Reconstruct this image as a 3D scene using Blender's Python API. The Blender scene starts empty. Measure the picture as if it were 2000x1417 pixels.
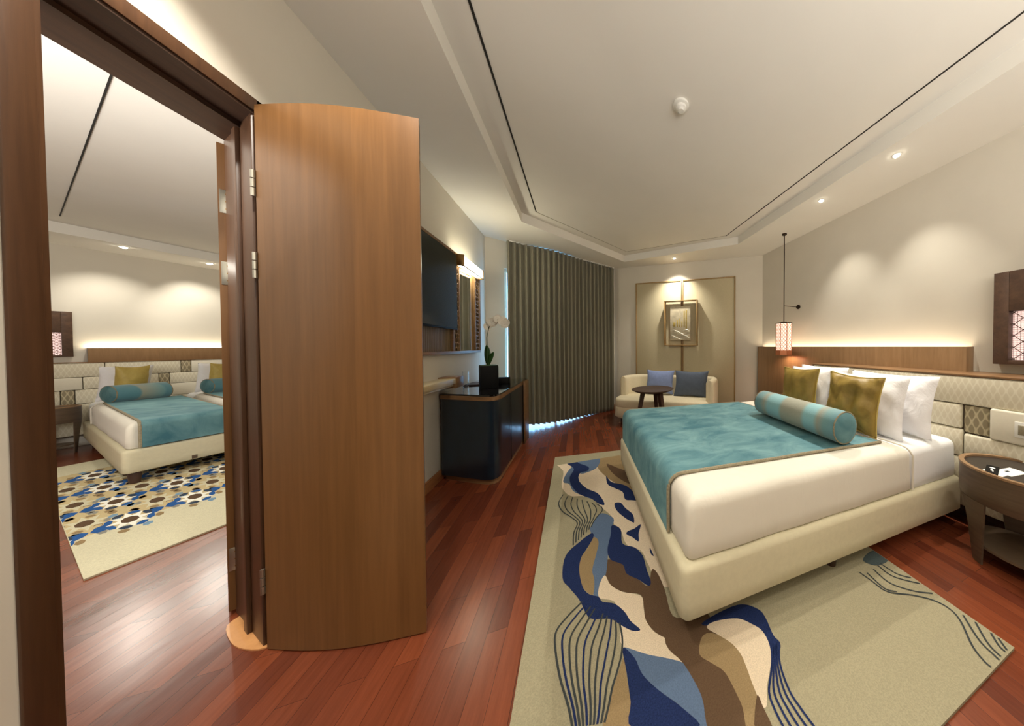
import bpy, bmesh, math, random
from mathutils import Vector, Matrix, noise
random.seed(7)
SC = bpy.context.scene
COL = SC.collection
PI = math.pi
P_FILL, P_FILL2, P_LED = 74.0, 80.0, 16.0      # watts, watts, emission
P_DOWN, P_ART, P_DOOR = 34.0, 100.0, 80.0        # watts of the ceiling downlights
FLOOR_A, FLOOR_B = (130, 68, 42), (92, 44, 30)

# ------------------------------------------------------------------ camera
EYE = 1.30
YAW = 0.397
cam_d = bpy.data.cameras.new('camera')
cam = bpy.data.objects.new('camera', cam_d)
COL.objects.link(cam)
cam_d.sensor_fit = 'HORIZONTAL'
cam_d.sensor_width = 36.0
cam_d.lens = 9.0
cam_d.shift_x = -0.17
cam_d.shift_y = -0.01225
cam_d.clip_start = 0.02
cam_d.clip_end = 60
cam.location = (0, 0, EYE)
cam.rotation_euler = (PI / 2 - 0.0148, 0, -YAW)
SC.camera = cam

# ------------------------------------------------------------------ world, exposure
world = bpy.data.worlds.new('world')
SC.world = world
world.use_nodes = True
world.node_tree.nodes['Background'].inputs[0].default_value = (0.05, 0.06, 0.08, 1)
world.node_tree.nodes['Background'].inputs[1].default_value = 0.3
SC.view_settings.view_transform = 'Standard'
SC.view_settings.look = 'None'
SC.view_settings.gamma = 1
SC.view_settings.exposure = 0.14
SC.view_settings.use_curve_mapping = False

WARM = (1.0, 0.945, 0.83)
SOFT = (1.0, 0.975, 0.93)

def light_at(name, kind, loc, energy, color=WARM, target=None, parent=None, **kw):
    d = bpy.data.lights.new(name, kind)
    d.energy = energy
    d.color = color
    for k, v in kw.items():
        setattr(d, k, v)
    o = bpy.data.objects.new(name, d)
    COL.objects.link(o)
    o.location = loc
    if target is not None:
        o.rotation_euler = (Vector(target) - Vector(loc)).to_track_quat('-Z', 'Y').to_euler()
    if parent is not None:
        o.parent = parent
        o.matrix_parent_inverse = Matrix.Translation(parent.location).inverted()
    return o

# unseen area lights added as fill, one per room, aimed up at the ceilings
light_at('ceiling_fill', 'AREA', (0.9, -1.0, 1.95), P_FILL, SOFT, (0.9, -0.75, 2.9), shape='RECTANGLE', size=2.6, size_y=1.2)
light_at('next_room_ceiling_fill', 'AREA', (-2.5, 0.9, 1.7), P_FILL2, SOFT, (-3.2, 2.3, 2.72), shape='RECTANGLE', size=1.4, size_y=1.2)

# ------------------------------------------------------------------ materials
def srgb(r, g, b):
    def f(c):
        c /= 255.0
        return c / 12.92 if c <= 0.04045 else ((c + 0.055) / 1.055) ** 2.4
    return (f(r), f(g), f(b), 1)

def new_mat(name):
    m = bpy.data.materials.new(name)
    m.use_nodes = True
    nt = m.node_tree
    b = nt.nodes['Principled BSDF']
    return m, nt, b

def N(nt, t, **kw):
    n = nt.nodes.new(t)
    for k, v in kw.items():
        setattr(n, k, v)
    return n

def coords(nt, scale=(1, 1, 1), rot=(0, 0, 0), kind='Object'):
    tc = N(nt, 'ShaderNodeTexCoord')
    mp = N(nt, 'ShaderNodeMapping')
    mp.inputs['Scale'].default_value = scale
    mp.inputs['Rotation'].default_value = rot
    nt.links.new(tc.outputs[kind], mp.inputs['Vector'])
    return mp.outputs['Vector']

def ramp(nt, fac, stops):
    r = N(nt, 'ShaderNodeValToRGB')
    el = r.color_ramp.elements
    while len(el) < len(stops):
        el.new(0.5)
    for e, (p, c) in zip(el, stops):
        e.position = p
        e.color = c
    nt.links.new(fac, r.inputs['Fac'])
    return r.outputs['Color']

def plain(name, col, rough=0.6, metal=0.0, var=0.06, scale=8, bump=0.0, bscale=60, spec=0.5, sheen=0.0, coat=0.0):
    m, nt, b = new_mat(name)
    v = coords(nt, (scale,) * 3)
    n = N(nt, 'ShaderNodeTexNoise')
    n.inputs['Scale'].default_value = 1.0
    n.inputs['Detail'].default_value = 3
    nt.links.new(v, n.inputs['Vector'])
    lo = tuple(c * (1 - var) for c in col[:3]) + (1,)
    hi = tuple(min(1, c * (1 + var)) for c in col[:3]) + (1,)
    nt.links.new(ramp(nt, n.outputs['Fac'], [(0.3, lo), (0.7, hi)]), b.inputs['Base Color'])
    b.inputs['Roughness'].default_value = rough
    b.inputs['Metallic'].default_value = metal
    b.inputs['Specular IOR Level'].default_value = spec
    if sheen:
        b.inputs['Sheen Weight'].default_value = sheen
        b.inputs['Sheen Roughness'].default_value = 0.4
    if coat:
        b.inputs['Coat Weight'].default_value = coat
        b.inputs['Coat Roughness'].default_value = 0.1
    if bump:
        n2 = N(nt, 'ShaderNodeTexNoise')
        n2.inputs['Scale'].default_value = bscale
        n2.inputs['Detail'].default_value = 4
        nt.links.new(coords(nt), n2.inputs['Vector'])
        bp = N(nt, 'ShaderNodeBump')
        bp.inputs['Strength'].default_value = bump
        bp.inputs['Distance'].default_value = 0.01
        nt.links.new(n2.outputs['Fac'], bp.inputs['Height'])
        nt.links.new(bp.outputs['Normal'], b.inputs['Normal'])
    return m

def wood(name, c1, c2, grain=(28, 28, 1.6), rough=0.4, rot=(0, 0, 0), band=None, coat=0.0):
    m, nt, b = new_mat(name)
    v = coords(nt, grain, rot)
    n = N(nt, 'ShaderNodeTexNoise')
    n.inputs['Scale'].default_value = 1
    n.inputs['Detail'].default_value = 8
    n.inputs['Roughness'].default_value = 0.65
    n.inputs['Distortion'].default_value = 0.3
    nt.links.new(v, n.inputs['Vector'])
    col = ramp(nt, n.outputs['Fac'], [(0.28, c1), (0.72, c2)])
    if band:
        # veneer leaves laid side by side: a slow change of tone across the width
        w = N(nt, 'ShaderNodeTexNoise')
        w.noise_dimensions = '1D'
        w.inputs['Scale'].default_value = 1
        sp = N(nt, 'ShaderNodeSeparateXYZ')
        nt.links.new(coords(nt, (band, band, band)), sp.inputs[0])
        ad = N(nt, 'ShaderNodeMath', operation='ADD')
        nt.links.new(sp.outputs[0], ad.inputs[0])
        nt.links.new(sp.outputs[1], ad.inputs[1])
        fl = N(nt, 'ShaderNodeMath', operation='FLOOR')
        nt.links.new(ad.outputs[0], fl.inputs[0])
        mu = N(nt, 'ShaderNodeMath', operation='MULTIPLY')
        mu.inputs[1].default_value = 3.7
        nt.links.new(fl.outputs[0], mu.inputs[0])
        nt.links.new(mu.outputs[0], w.inputs['W'])
        mx = N(nt, 'ShaderNodeMix', data_type='RGBA', blend_type='MULTIPLY')
        mx.inputs[0].default_value = 1
        nt.links.new(col, mx.inputs[6])
        nt.links.new(ramp(nt, w.outputs['Fac'], [(0.3, (0.84, 0.84, 0.84, 1)), (0.7, (1.06, 1.06, 1.06, 1))]), mx.inputs[7])
        col = mx.outputs[2]
    nt.links.new(col, b.inputs['Base Color'])
    b.inputs['Roughness'].default_value = rough
    b.inputs['Coat Weight'].default_value = coat
    bp = N(nt, 'ShaderNodeBump')
    bp.inputs['Strength'].default_value = 0.08
    bp.inputs['Distance'].default_value = 0.003
    nt.links.new(n.outputs['Fac'], bp.inputs['Height'])
    nt.links.new(bp.outputs['Normal'], b.inputs['Normal'])
    return m

def emit(name, col, strength, base=(0.8, 0.8, 0.8, 1)):
    m, nt, b = new_mat(name)
    b.inputs['Base Color'].default_value = base
    b.inputs['Emission Color'].default_value = col
    b.inputs['Emission Strength'].default_value = strength
    return m

def floor_mat():
    m, nt, b = new_mat('jatoba_planks')
    v = coords(nt, (1, 1, 1), (0, 0, PI / 2))
    br = N(nt, 'ShaderNodeTexBrick')
    br.offset = 0.37
    br.inputs['Scale'].default_value = 1
    br.inputs['Brick Width'].default_value = 0.7
    br.inputs['Row Height'].default_value = 0.078
    br.inputs['Mortar Size'].default_value = 0.0006
    br.inputs['Mortar Smooth'].default_value = 0.2
    br.inputs['Bias'].default_value = -0.1
    br.inputs['Color1'].default_value = srgb(*FLOOR_A)
    br.inputs['Color2'].default_value = srgb(*FLOOR_B)
    br.inputs['Mortar'].default_value = srgb(52, 20, 10)
    nt.links.new(v, br.inputs['Vector'])
    n = N(nt, 'ShaderNodeTexNoise')
    n.inputs['Scale'].default_value = 1
    n.inputs['Detail'].default_value = 8
    n.inputs['Roughness'].default_value = 0.7
    nt.links.new(coords(nt, (55, 3.5, 1)), n.inputs['Vector'])
    mx = N(nt, 'ShaderNodeMix', data_type='RGBA', blend_type='MULTIPLY')
    mx.inputs[0].default_value = 1
    nt.links.new(br.outputs['Color'], mx.inputs[6])
    nt.links.new(ramp(nt, n.outputs['Fac'], [(0.25, (0.72, 0.66, 0.62, 1)), (0.75, (1.15, 1.12, 1.1, 1))]), mx.inputs[7])
    nt.links.new(mx.outputs[2], b.inputs['Base Color'])
    b.inputs['Roughness'].default_value = 0.24
    b.inputs['Specular IOR Level'].default_value = 0.5
    n3 = N(nt, 'ShaderNodeTexNoise')
    n3.inputs['Scale'].default_value = 9
    nt.links.new(coords(nt, (1, 0.5, 1)), n3.inputs['Vector'])
    bp = N(nt, 'ShaderNodeBump')
    bp.inputs['Strength'].default_value = 0.12
    bp.inputs['Distance'].default_value = 0.01
    nt.links.new(n3.outputs['Fac'], bp.inputs['Height'])
    bp2 = N(nt, 'ShaderNodeBump')
    bp2.inputs['Strength'].default_value = 0.25
    bp2.inputs['Distance'].default_value = 0.002
    nt.links.new(br.outputs['Fac'], bp2.inputs['Height'])
    bp2.invert = True
    nt.links.new(bp.outputs['Normal'], bp2.inputs['Normal'])
    nt.links.new(bp2.outputs['Normal'], b.inputs['Normal'])
    return m

def velvet(name, c1, c2, scale=5, rough=0.75, sheen=0.5, stretch=(1, 1, 1)):
    m, nt, b = new_mat(name)
    n = N(nt, 'ShaderNodeTexNoise')
    n.inputs['Scale'].default_value = scale
    n.inputs['Detail'].default_value = 5
    n.inputs['Roughness'].default_value = 0.6
    n.inputs['Distortion'].default_value = 0.6
    nt.links.new(coords(nt, stretch), n.inputs['Vector'])
    nt.links.new(ramp(nt, n.outputs['Fac'], [(0.32, c1), (0.68, c2)]), b.inputs['Base Color'])
    b.inputs['Roughness'].default_value = rough
    b.inputs['Sheen Weight'].default_value = sheen
    b.inputs['Sheen Roughness'].default_value = 0.35
    b.inputs['Sheen Tint'].default_value = c2
    n2 = N(nt, 'ShaderNodeTexNoise')
    n2.inputs['Scale'].default_value = 14
    n2.inputs['Detail'].default_value = 6
    nt.links.new(coords(nt), n2.inputs['Vector'])
    bp = N(nt, 'ShaderNodeBump')
    bp.inputs['Strength'].default_value = 0.25
    bp.inputs['Distance'].default_value = 0.02
    nt.links.new(n2.outputs['Fac'], bp.inputs['Height'])
    nt.links.new(bp.outputs['Normal'], b.inputs['Normal'])
    return m

def linen(name, col, wrinkle=0.3, scale=(4, 14, 4)):
    m, nt, b = new_mat(name)
    b.inputs['Base Color'].default_value = col
    b.inputs['Roughness'].default_value = 0.85
    b.inputs['Sheen Weight'].default_value = 0.15
    n = N(nt, 'ShaderNodeTexNoise')
    n.inputs['Scale'].default_value = 1
    n.inputs['Detail'].default_value = 4
    n.inputs['Distortion'].default_value = 1.2
    nt.links.new(coords(nt, scale), n.inputs['Vector'])
    bp = N(nt, 'ShaderNodeBump')
    bp.inputs['Strength'].default_value = wrinkle
    bp.inputs['Distance'].default_value = 0.03
    nt.links.new(n.outputs['Fac'], bp.inputs['Height'])
    nt.links.new(bp.outputs['Normal'], b.inputs['Normal'])
    return m

def woven(name, c1, c2, sc=16.0, kind='diamond'):
    # woven upholstery with a wave-like diamond pattern
    m, nt, b = new_mat(name)
    sp = N(nt, 'ShaderNodeSeparateXYZ')
    nt.links.new(coords(nt, (1, 1, 1)), sp.inputs[0])
    def trig(sock, k, off=0.0):
        mu = N(nt, 'ShaderNodeMath', operation='MULTIPLY_ADD')
        mu.inputs[1].default_value = k
        mu.inputs[2].default_value = off
        nt.links.new(sock, mu.inputs[0])
        s = N(nt, 'ShaderNodeMath', operation='SINE')
        nt.links.new(mu.outputs[0], s.inputs[0])
        return s.outputs[0]
    a = N(nt, 'ShaderNodeMath', operation='ADD')
    nt.links.new(sp.outputs[0], a.inputs[0])
    nt.links.new(sp.outputs[1], a.inputs[1])
    zz = N(nt, 'ShaderNodeMath', operation='MULTIPLY')
    zz.inputs[1].default_value = 0.42
    nt.links.new(sp.outputs[2], zz.inputs[0])
    pl = N(nt, 'ShaderNodeMath', operation='ADD')
    mi_ = N(nt, 'ShaderNodeMath', operation='SUBTRACT')
    for q in (pl, mi_):
        nt.links.new(a.outputs[0], q.inputs[0])
        nt.links.new(zz.outputs[0], q.inputs[1])
    s1 = trig(pl.outputs[0], 2 * PI * sc)
    s2 = trig(mi_.outputs[0], 2 * PI * sc)
    p = N(nt, 'ShaderNodeMath', operation='MULTIPLY')
    nt.links.new(s1, p.inputs[0])
    nt.links.new(s2, p.inputs[1])
    ab = N(nt, 'ShaderNodeMath', operation='MULTIPLY_ADD')
    ab.inputs[1].default_value = 0.5
    ab.inputs[2].default_value = 0.5
    nt.links.new(p.outputs[0], ab.inputs[0])
    nt.links.new(ramp(nt, ab.outputs[0], [(0.30, c1), (0.46, c2), (0.54, c2), (0.70, c1)]), b.inputs['Base Color'])
    b.inputs['Roughness'].default_value = 0.7
    return m

def bands(name, stops, axis=1, length=1.0, soft=False):
    # stripes across a cloth, along one object axis
    m, nt, b = new_mat(name)
    sp = N(nt, 'ShaderNodeSeparateXYZ')
    nt.links.new(coords(nt), sp.inputs[0])
    mr = N(nt, 'ShaderNodeMapRange')
    mr.inputs['From Min'].default_value = -length / 2
    mr.inputs['From Max'].default_value = length / 2
    nt.links.new(sp.outputs[axis], mr.inputs['Value'])
    nt.links.new(ramp(nt, mr.outputs['Result'], stops), b.inputs['Base Color'])
    b.inputs['Roughness'].default_value = 0.7
    b.inputs['Sheen Weight'].default_value = 0.4
    n2 = N(nt, 'ShaderNodeTexNoise')
    n2.inputs['Scale'].default_value = 90
    nt.links.new(coords(nt), n2.inputs['Vector'])
    bp = N(nt, 'ShaderNodeBump')
    bp.inputs['Strength'].default_value = 0.2
    bp.inputs['Distance'].default_value = 0.004
    nt.links.new(n2.outputs['Fac'], bp.inputs['Height'])
    nt.links.new(bp.outputs['Normal'], b.inputs['Normal'])
    return m

def pile(name, col, var=0.10, fine=220):
    m, nt, b = new_mat(name)
    n = N(nt, 'ShaderNodeTexNoise')
    n.inputs['Scale'].default_value = fine
    n.inputs['Detail'].default_value = 2
    nt.links.new(coords(nt), n.inputs['Vector'])
    lo = tuple(c * (1 - var) for c in col[:3]) + (1,)
    hi = tuple(min(1, c * (1 + var)) for c in col[:3]) + (1,)
    nt.links.new(ramp(nt, n.outputs['Fac'], [(0.35, lo), (0.65, hi)]), b.inputs['Base Color'])
    b.inputs['Roughness'].default_value = 0.95
    b.inputs['Specular IOR Level'].default_value = 0.1
    bp = N(nt, 'ShaderNodeBump')
    bp.inputs['Strength'].default_value = 0.5
    bp.inputs['Distance'].default_value = 0.004
    nt.links.new(n.outputs['Fac'], bp.inputs['Height'])
    nt.links.new(bp.outputs['Normal'], b.inputs['Normal'])
    return m

def glass_mat(name, col=(1, 1, 1, 1), rough=0.0):
    m, nt, b = new_mat(name)
    b.inputs['Base Color'].default_value = col
    b.inputs['Transmission Weight'].default_value = 1
    b.inputs['Roughness'].default_value = rough
    b.inputs['IOR'].default_value = 1.3
    return m

M = {}
M['wall'] = plain('wall_paint', srgb(214, 207, 193), 0.85, var=0.02, scale=3, spec=0.2)
M['ceiling'] = plain('ceiling_paint', srgb(230, 226, 217), 0.9, var=0.015, scale=2, spec=0.2)
M['floor'] = floor_mat()
M['door'] = wood('teak_veneer', srgb(110, 74, 38), srgb(130, 90, 50), (38, 38, 1.4), 0.42, band=9)
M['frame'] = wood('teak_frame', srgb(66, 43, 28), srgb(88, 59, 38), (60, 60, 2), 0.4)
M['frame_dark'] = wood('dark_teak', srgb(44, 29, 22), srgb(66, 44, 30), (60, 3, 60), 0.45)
M['headwood'] = wood('headboard_oak', srgb(130, 98, 64), srgb(152, 118, 82), (30, 30, 3), 0.4, band=3)
M['darkwood'] = wood('wenge', srgb(50, 32, 25), srgb(74, 50, 36), (20, 20, 5), 0.45)
M['midwood'] = wood('walnut', srgb(108, 78, 50), srgb(146, 110, 74), (4, 4, 40), 0.4)
M['nightwood'] = wood('smoked_oak', srgb(78, 63, 50), srgb(104, 86, 68), (4, 4, 40), 0.4)
M['base'] = wood('baseboard_teak', srgb(150, 96, 58), srgb(178, 122, 76), (8, 8, 60), 0.35)
M['steel'] = plain('brushed_steel', srgb(176, 172, 158), 0.35, 0.9, 0.05)
M['brass'] = plain('aged_brass', srgb(150, 120, 74), 0.35, 0.85, 0.05)
M['bronze'] = plain('bronze', srgb(62, 46, 36), 0.4, 0.7, 0.05)
M['copper'] = plain('rose_copper', srgb(206, 130, 92), 0.4, 0.6, 0.05)
M['curtain'] = linen('blackout_curtain', srgb(142, 137, 118), 0.1, (40, 40, 2))
M['bedbase'] = plain('cream_bed_fabric', srgb(207, 198, 168), 0.85, var=0.03, scale=40, bump=0.1, bscale=400)
M['sheet'] = linen('white_sheet', srgb(240, 240, 240), 0.22)
M['cover'] = linen('cream_cover', srgb(222, 216, 202), 0.2, (9, 9, 2.5))
M['pillow'] = linen('white_pillow', srgb(242, 241, 243), 0.30, (7, 7, 7))
M['gold'] = velvet('gold_velvet', srgb(128, 104, 44), srgb(160, 134, 62), 7, 0.45, 0.6)
M['gold2'] = velvet('pale_gold_velvet', srgb(176, 152, 76), srgb(200, 176, 98), 7, 0.55, 0.6)
M['teal'] = velvet('teal_velvet', srgb(54, 103, 116), srgb(110, 150, 154), 4.0, 0.8, 0.5, (1, 1.6, 1))
M['piping'] = plain('taupe_piping', srgb(140, 130, 106), 0.8, var=0.2, scale=120)
M['sofa'] = plain('cream_boucle', srgb(226, 214, 184), 0.9, var=0.04, scale=60, bump=0.2, bscale=300)
M['slate'] = plain('slate_cushion', srgb(84, 94, 112), 0.85, var=0.08, scale=30)
M['slate_lit'] = plain('slate_cushion_lit', srgb(132, 148, 192), 0.85, var=0.06, scale=30)  # same slate cloth, with the spot's light put into its colour
M['tealpaint'] = plain('dark_teal_lacquer', srgb(13, 30, 42), 0.3, var=0.2, scale=10, coat=0.3)
M['blackglass'] = plain('black_glass', srgb(14, 13, 16), 0.08, var=0.0, coat=1.0)
M['black'] = plain('matt_black', srgb(10, 10, 10), 0.6, var=0.05, spec=0.2)
M['screen'] = plain('tv_screen', srgb(22, 26, 24), 0.25, var=0.02)
M['white'] = plain('white_plastic', srgb(232, 230, 222), 0.4, var=0.01)
M['paper'] = plain('paper', srgb(240, 240, 236), 0.7, var=0.01)
M['mirror'] = plain('mirror_silver', (0.9, 0.9, 0.88, 1), 0.02, 1.0, 0.0)
M['lattice'] = wood('carved_lattice', srgb(120, 92, 60), srgb(160, 126, 86), (60, 60, 20), 0.45)
M['niche'] = emit('lamp_niche_glow', (1.0, 0.66, 0.58, 1), 1.0)
M['shade'] = emit('lamp_shade_glow', (1.0, 0.74, 0.56, 1), 1.0)
M['shade_side'] = emit('lamp_shade_side', (1.0, 0.55, 0.32, 1), 0.9)
M['lamp_on'] = emit('downlight_glow', (1.0, 0.93, 0.75, 1), 40)
M['tube'] = emit('vanity_glow', (1.0, 0.93, 0.70, 1), 20)
M['led'] = emit('led_strip', (1.0, 0.86, 0.62, 1), P_LED)
M['day'] = emit('window_daylight', (0.25, 0.58, 1.0, 1), 9.0)
M['panelcloth'] = plain('beige_wall_cloth', srgb(196, 184, 152), 0.85, var=0.03, scale=50)
M['panelwood'] = wood('pale_oak_trim', srgb(150, 120, 76), srgb(180, 148, 100), (20, 20, 4), 0.4)
M['uph'] = woven('wave_upholstery', srgb(216, 207, 183), srgb(228, 221, 200), 13)
M['uph_plain'] = plain('plain_upholstery', srgb(226, 219, 200), 0.75, var=0.02, scale=60)
M['uph_dark'] = woven('carved_taupe_upholstery', srgb(146, 134, 108), srgb(196, 184, 152), 11)
M['leaf'] = plain('orchid_leaf', srgb(38, 78, 28), 0.4, var=0.2)
M['petal'] = plain('orchid_petal', srgb(246, 240, 226), 0.6, var=0.02)
M['glass'] = glass_mat('clear_glass')
M['shadow_gap'] = plain('slot_black', srgb(30, 27, 22), 0.8, var=0.0)
M['beigepile'] = pile('rug_beige', srgb(154, 146, 120))
M['cream_pile'] = pile('rug_cream', srgb(214, 196, 170))
M['navy'] = pile('rug_navy', srgb(34, 46, 84), 0.25)
M['steelblue'] = pile('rug_steel_blue', srgb(92, 110, 136))
M['brownpile'] = pile('rug_brown', srgb(92, 72, 54))
M['tan'] = pile('rug_tan', srgb(146, 124, 90))
M['charcoal'] = pile('rug_charcoal', srgb(62, 66, 66))
M['tealpile'] = pile('rug_teal', srgb(74, 84, 84))
M['ivory'] = pile('rug_ivory', srgb(206, 200, 172))
M['paleblue'] = pile('rug_pale_blue', srgb(120, 150, 172))
M['royal'] = pile('rug_royal_blue', srgb(44, 88, 148), 0.15)
M['orange_wood'] = wood('pale_threshold', srgb(206, 146, 92), srgb(230, 172, 114), (10, 10, 30), 0.3)

# ------------------------------------------------------------------ mesh helpers
def finish(name, bm, mats, parent=None, angle=0.6, loc=None):
    bmesh.ops.recalc_face_normals(bm, faces=bm.faces)
    for f in bm.faces:
        f.smooth = True
    for e in bm.edges:
        if len(e.link_faces) == 2 and e.calc_face_angle(0) > angle:
            e.smooth = False
    me = bpy.data.meshes.new(name)
    bm.to_mesh(me)
    bm.free()
    if not isinstance(mats, (list, tuple)):
        mats = [mats]
    for m in mats:
        me.materials.append(M[m])
    o = bpy.data.objects.new(name, me)
    COL.objects.link(o)
    if parent is not None:
        o.parent = parent
        base = parent
        off = Vector((0, 0, 0))
        while base is not None:
            off += base.location
            base = base.parent
        me.transform(Matrix.Translation(-off))
    elif loc is not None:
        me.transform(Matrix.Translation(-Vector(loc)))
        o.location = loc
    return o

def tag(o, label=None, cat=None, group=None, kind=None):
    if label: o['label'] = label
    if cat: o['category'] = cat
    if group: o['group'] = group
    if kind: o['kind'] = kind
    return o

def thing(name, loc, label, cat, group=None):
    o = bpy.data.objects.new(name, None)
    COL.objects.link(o)
    o.location = loc
    o.empty_display_size = 0.1
    return tag(o, label, cat, group)

ident = lambda a, b, c: Vector((a, b, c))

def hexa(bm, a0, a1, b0, b1, c0, c1, fr=ident, mi=0):
    vs = [bm.verts.new(fr(a, b, c)) for c in (c0, c1) for b in (b0, b1) for a in (a0, a1)]
    fs = []
    for idx in ((0, 1, 3, 2), (4, 5, 7, 6), (0, 1, 5, 4), (2, 3, 7, 6), (0, 2, 6, 4), (1, 3, 7, 5)):
        f = bm.faces.new([vs[i] for i in idx])
        f.material_index = mi
        fs.append(f)
    return vs, fs

def rbox(bm, a0, a1, b0, b1, c0, c1, fr=ident, r=0.01, seg=2, mi=0, which=None):
    t = bmesh.new()
    hexa(t, a0, a1, b0, b1, c0, c1, fr, mi)
    bmesh.ops.recalc_face_normals(t, faces=t.faces)
    ed = [e for e in t.edges if which is None or which(e)]
    bmesh.ops.bevel(t, geom=ed, offset=r, segments=seg, profile=0.5, affect='EDGES', clamp_overlap=True)
    for f in t.faces: f.material_index = mi
    me = bpy.data.meshes.new('t'); t.to_mesh(me); t.free()
    bm.from_mesh(me); bpy.data.meshes.remove(me)

def prism(bm, pts, z0, z1, mi=0, fr=None):
    g = (lambda x, y, z: Vector((x, y, z))) if fr is None else fr
    n = len(pts)
    lo = [bm.verts.new(g(p[0], p[1], z0)) for p in pts]
    hi = [bm.verts.new(g(p[0], p[1], z1)) for p in pts]
    for a in (lo, hi):
        f = bm.faces.new(a); f.material_index = mi
    for i in range(n):
        f = bm.faces.new([lo[i], lo[(i + 1) % n], hi[(i + 1) % n], hi[i]]); f.material_index = mi
    return lo, hi

def flat(bm, pts, z, mi=0):
    vs = [bm.verts.new((p[0], p[1], z)) for p in pts]
    f = bm.faces.new(vs)
    f.material_index = mi
    f.normal_update()
    if f.normal.z < 0: f.normal_flip()
    bmesh.ops.triangulate(bm, faces=[f])

def lathe(bm, prof, cx, cy, seg=32, mi=0, sx=1.0, sy=1.0, z=0.0):
    rings = []
    for r, h in prof:
        rings.append([bm.verts.new((cx + r * sx * math.cos(2 * PI * i / seg), cy + r * sy * math.sin(2 * PI * i / seg), z + h)) for i in range(seg)])
    for a, b in zip(rings, rings[1:]):
        for i in range(seg):
            f = bm.faces.new([a[i], a[(i + 1) % seg], b[(i + 1) % seg], b[i]]); f.material_index = mi
    for rg in (rings[0], rings[-1]):
        f = bm.faces.new(rg); f.material_index = mi

def tube(bm, pts, r, seg=8, mi=0, closed=False):
    pts = [Vector(p) for p in pts]
    n = len(pts)
    rings = []
    for i, p in enumerate(pts):
        a = pts[(i - 1) % n] if (closed or i > 0) else p
        b = pts[(i + 1) % n] if (closed or i < n - 1) else p
        d = (b - a).normalized()
        u = d.orthogonal().normalized() if abs(d.z) > 0.95 else d.cross(Vector((0, 0, 1))).normalized()
        if abs(d.z) > 0.95: u = Vector((1, 0, 0)) - d * d.x; u.normalize()
        w = d.cross(u)
        rr = r[i] if isinstance(r, (list, tuple)) else r
        rings.append([bm.verts.new(p + (u * math.cos(2 * PI * k / seg) + w * math.sin(2 * PI * k / seg)) * rr) for k in range(seg)])
    m = n if closed else n - 1
    for i in range(m):
        a, b = rings[i], rings[(i + 1) % n]
        for k in range(seg):
            f = bm.faces.new([a[k], a[(k + 1) % seg], b[(k + 1) % seg], b[k]]); f.material_index = mi
    if not closed:
        for rg in (rings[0], rings[-1]):
            f = bm.faces.new(rg); f.material_index = mi

def smooth_closed(p, n=4):
    out = []
    m = len(p)
    for i in range(m):
        p0, p1, p2, p3 = p[i - 1], p[i], p[(i + 1) % m], p[(i + 2) % m]
        for k in range(n):
            t = k / n
            out.append(tuple(0.5 * (2 * p1[j] + (p2[j] - p0[j]) * t + (2 * p0[j] - 5 * p1[j] + 4 * p2[j] - p3[j]) * t * t + (3 * p1[j] - p0[j] - 3 * p2[j] + p3[j]) * t ** 3) for j in (0, 1)))
    return out

def smooth_open(p, n=6):
    out = []
    q = [p[0]] + list(p) + [p[-1]]
    for i in range(1, len(q) - 2):
        p0, p1, p2, p3 = q[i - 1], q[i], q[i + 1], q[i + 2]
        for k in range(n):
            t = k / n
            out.append(tuple(0.5 * (2 * p1[j] + (p2[j] - p0[j]) * t + (2 * p0[j] - 5 * p1[j] + 4 * p2[j] - p3[j]) * t * t + (3 * p1[j] - p0[j] - 3 * p2[j] + p3[j]) * t ** 3) for j in (0, 1)))
    out.append(tuple(p[-1]))
    return out
_t1, _t2, _b1, _g1 = srgb(86, 134, 144), srgb(132, 182, 188), srgb(152, 152, 134), srgb(110, 150, 152)
M['bolster_cloth'] = bands('striped_bolster', [(0.0, _t1), (0.10, _g1), (0.16, _b1), (0.20, _t2), (0.30, _t2), (0.34, _b1), (0.36, _b1), (0.58, _b1), (0.62, _t2), (0.78, _t2), (0.84, _b1), (0.90, _g1), (1.0, _t1)], 1, 0.85)
M['bolster_small'] = bands('striped_bolster_small', [(0.0, _t1), (0.32, _t1), (0.36, _b1), (0.66, _g1), (0.70, _t1), (1.0, _t1)], 1, 0.42)
M['lantern_wood'] = wood('lantern_wood', srgb(66, 46, 36), srgb(98, 72, 54), (24, 24, 24), 0.5)
M['picture'] = plain('painted_relief', srgb(196, 184, 156), 0.6, var=0.14, scale=14, bump=0.3, bscale=30)
M['fluted'] = wood('fluted_panel', srgb(96, 78, 58), srgb(138, 116, 90), (60, 60, 1.5), 0.5)
M['desk'] = wood('light_desk_wood', srgb(176, 156, 116), srgb(206, 188, 148), (30, 2, 30), 0.35)
M['tan2'] = pile('rug_light_tan', srgb(196, 178, 136), 0.08)
M['grey_pile'] = pile('rug_grey', srgb(140, 138, 128))
M['black_tray'] = wood('ebonised_tray', srgb(46, 40, 36), srgb(64, 56, 50), (4, 4, 40), 0.35)
M['rug_dark'] = pile('rug_dark_teal', srgb(54, 66, 84), 0.15)
M['white_pile'] = pile('rug_white', srgb(240, 238, 226), 0.05)
M['rim_wood'] = wood('rim_wood', srgb(132, 102, 72), srgb(160, 128, 94), (8, 8, 40), 0.4)

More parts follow.
